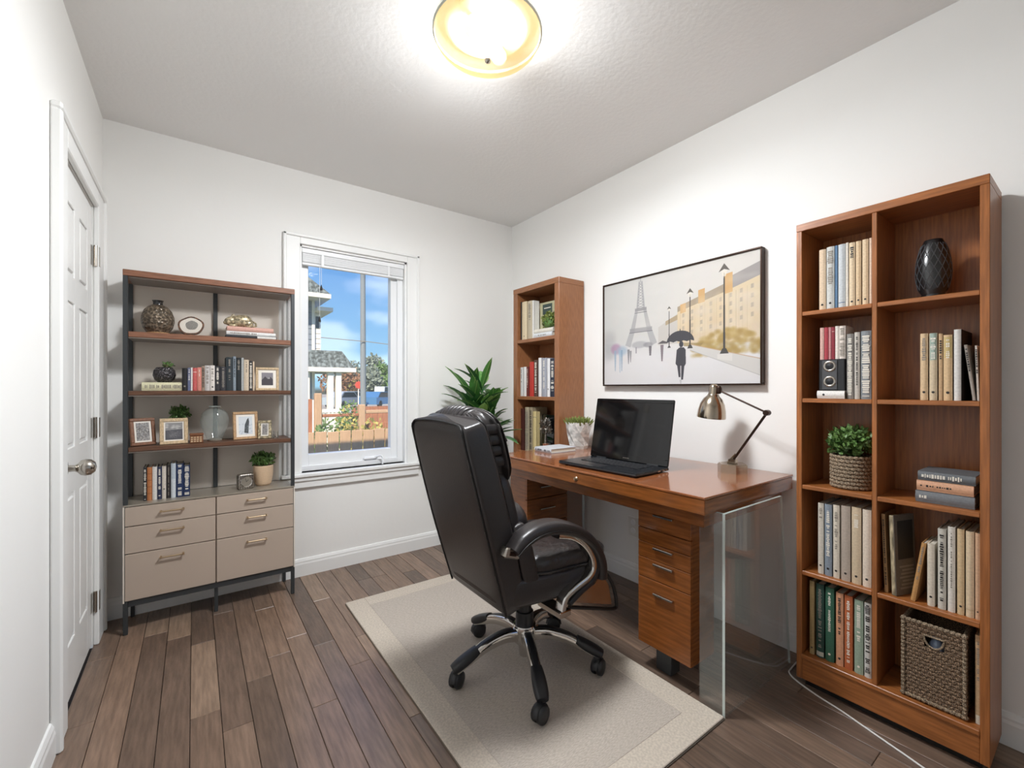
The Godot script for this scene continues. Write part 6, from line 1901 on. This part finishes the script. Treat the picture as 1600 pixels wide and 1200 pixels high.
	small_plant(w, wc + V(0, 0.17, 0), V(0.068, 0.052, 0.07), 900, 0.026, "herb")
	# wicker basket with a cut-out handle
	var z0 := -0.425
	var z1 := -0.272
	var xf := 1.915
	var xb := 2.09
	var yb := 0.1287
	var yt := 0.385
	var b := thing("wicker_basket", "square woven wicker basket with a cut out handle hole", "basket", V((xf + xb) * 0.5, yb, (z0 + z1) * 0.5))
	var lin := Buf.new()
	bb(lin, V(xf + 0.006, yb, z0 + 0.006), V(xb - 0.006, yb + 0.008, z1 - 0.006))
	var hy0 := yt - 0.072
	var hy1 := yt - 0.03
	var hz0 := -0.37
	var hz1 := -0.322
	bb(lin, V(xf + 0.006, yb, z0 + 0.006), V(xf + 0.011, hy0, z1 - 0.006))
	bb(lin, V(xf + 0.006, hy1, z0 + 0.006), V(xf + 0.011, yt, z1 - 0.006))
	bb(lin, V(xf + 0.006, hy0, z0 + 0.006), V(xf + 0.011, hy1, hz0))
	bb(lin, V(xf + 0.006, hy0, hz1), V(xf + 0.011, hy1, z1 - 0.006))
	bb(lin, V(xb - 0.011, yb, z0 + 0.006), V(xb - 0.006, yt, z1 - 0.006))
	bb(lin, V(xf + 0.006, yb, z0 + 0.006), V(xb - 0.006, yt, z0 + 0.011))
	bb(lin, V(xf + 0.006, yb, z1 - 0.011), V(xb - 0.006, yt, z1 - 0.006))
	part(lin, "lining", "wicker", b)
	var wf := Buf.new()
	var nr := 21
	for rw in nr:
		var y := yb + 0.008 + rw * (yt - yb - 0.016) / (nr - 1)
		for k in 10:
			var z := z0 + 0.012 + (k + (rw % 2) * 0.5) * 0.0142
			if z > z1 - 0.008: continue
			if y > hy0 - 0.005 and y < hy1 + 0.003 and z > hz0 - 0.004 and z < hz1 + 0.004: continue
			cushion(wf, V(xf + 0.0062, y, z), V(0.0042, 0.0066, 0.0088), 0.9, 0.9, Basis(Vector3.RIGHT, 0.25 if rw % 2 == 0 else -0.25), 8, 5)
		for k in 12:
			var x := xf + 0.012 + (k + (rw % 2) * 0.5) * 0.0138
			if x > xb - 0.008: continue
			cushion(wf, V(x, y, z1 - 0.0062), V(0.0088, 0.0066, 0.0042), 0.9, 0.9, Basis(), 8, 5)
			cushion(wf, V(x, y, z0 + 0.0062), V(0.0088, 0.0066, 0.0042), 0.9, 0.9, Basis(), 8, 5)
	part(wf, "weave", "wicker", b).set_meta("kind", "stuff")
	var br := Buf.new()
	for e in [[V(xf + 0.005, yt, z0 + 0.005), V(xf + 0.005, yt, z1 - 0.005)], [V(xf + 0.005, yt, z1 - 0.005), V(xb - 0.005, yt, z1 - 0.005)], [V(xb - 0.005, yt, z1 - 0.005), V(xb - 0.005, yt, z0 + 0.005)], [V(xb - 0.005, yt, z0 + 0.005), V(xf + 0.005, yt, z0 + 0.005)], [V(xf + 0.004, yb + 0.011, z1 - 0.004), V(xf + 0.004, yt, z1 - 0.004)], [V(xf + 0.004, yb + 0.011, z0 + 0.004), V(xf + 0.004, yt, z0 + 0.004)], [V(xf + 0.004, yb + 0.009, z0 + 0.004), V(xf + 0.004, yb + 0.009, z1 - 0.004)]]:
		var n := int(((e[1] as Vector3) - (e[0] as Vector3)).length() / 0.0125)
		for k in n + 1:
			var p: Vector3 = (e[0] as Vector3).lerp(e[1], float(k) / n)
			var d: Vector3 = ((e[1] as Vector3) - (e[0] as Vector3)).normalized()
			var up := Vector3.UP if absf(d.y) < 0.5 else V(1, 0, 0)
			var bs := Basis(d, up, d.cross(up)).rotated(d, 0.3).rotated(d.cross(up).normalized(), 0.35)
			cushion(br, p, V(0.0095, 0.0065, 0.0065), 0.9, 0.9, bs, 8, 5)
	part(br, "braided_rim", "wicker_pale", b).set_meta("kind", "stuff")
	var hr := []
	for k in 17:
		var a := PI + PI * k / 16.0
		hr.append(V(xf + 0.004, hy1 - 0.004 + sin(a) * (hy1 - hy0) * 0.85, (hz0 + hz1) * 0.5 + cos(a) * (hz1 - hz0) * 0.5))
	hr.append(hr[0])
	part(sweep(Buf.new(), hr, Vector2(0.0032, 0.0032), V(1, 0, 0), 8, 1.0, false), "handle_binding", "wicker_pale", b)
	var bt := thing("blue_bottle", "pale blue bottle seen through the basket's handle hole", "bottle", V(1.955, yb + 0.0085, -0.345))
	part(lathe(Buf.new(), [Vector2(0, 0), Vector2(0.022, 0), Vector2(0.024, 0.008), Vector2(0.024, 0.16), Vector2(0.018, 0.185), Vector2(0.009, 0.2), Vector2(0, 0.2)], V(1.955, yb + 0.0085, -0.345), 22), "body", plain(hexc("8f9db5"), 0.3), bt)
	part(lathe(Buf.new(), [Vector2(0.0, 0.2), Vector2(0.01, 0.2), Vector2(0.01, 0.222), Vector2(0.0, 0.223)], V(1.955, yb + 0.0085, -0.345), 16), "cap", "white_plastic", bt)
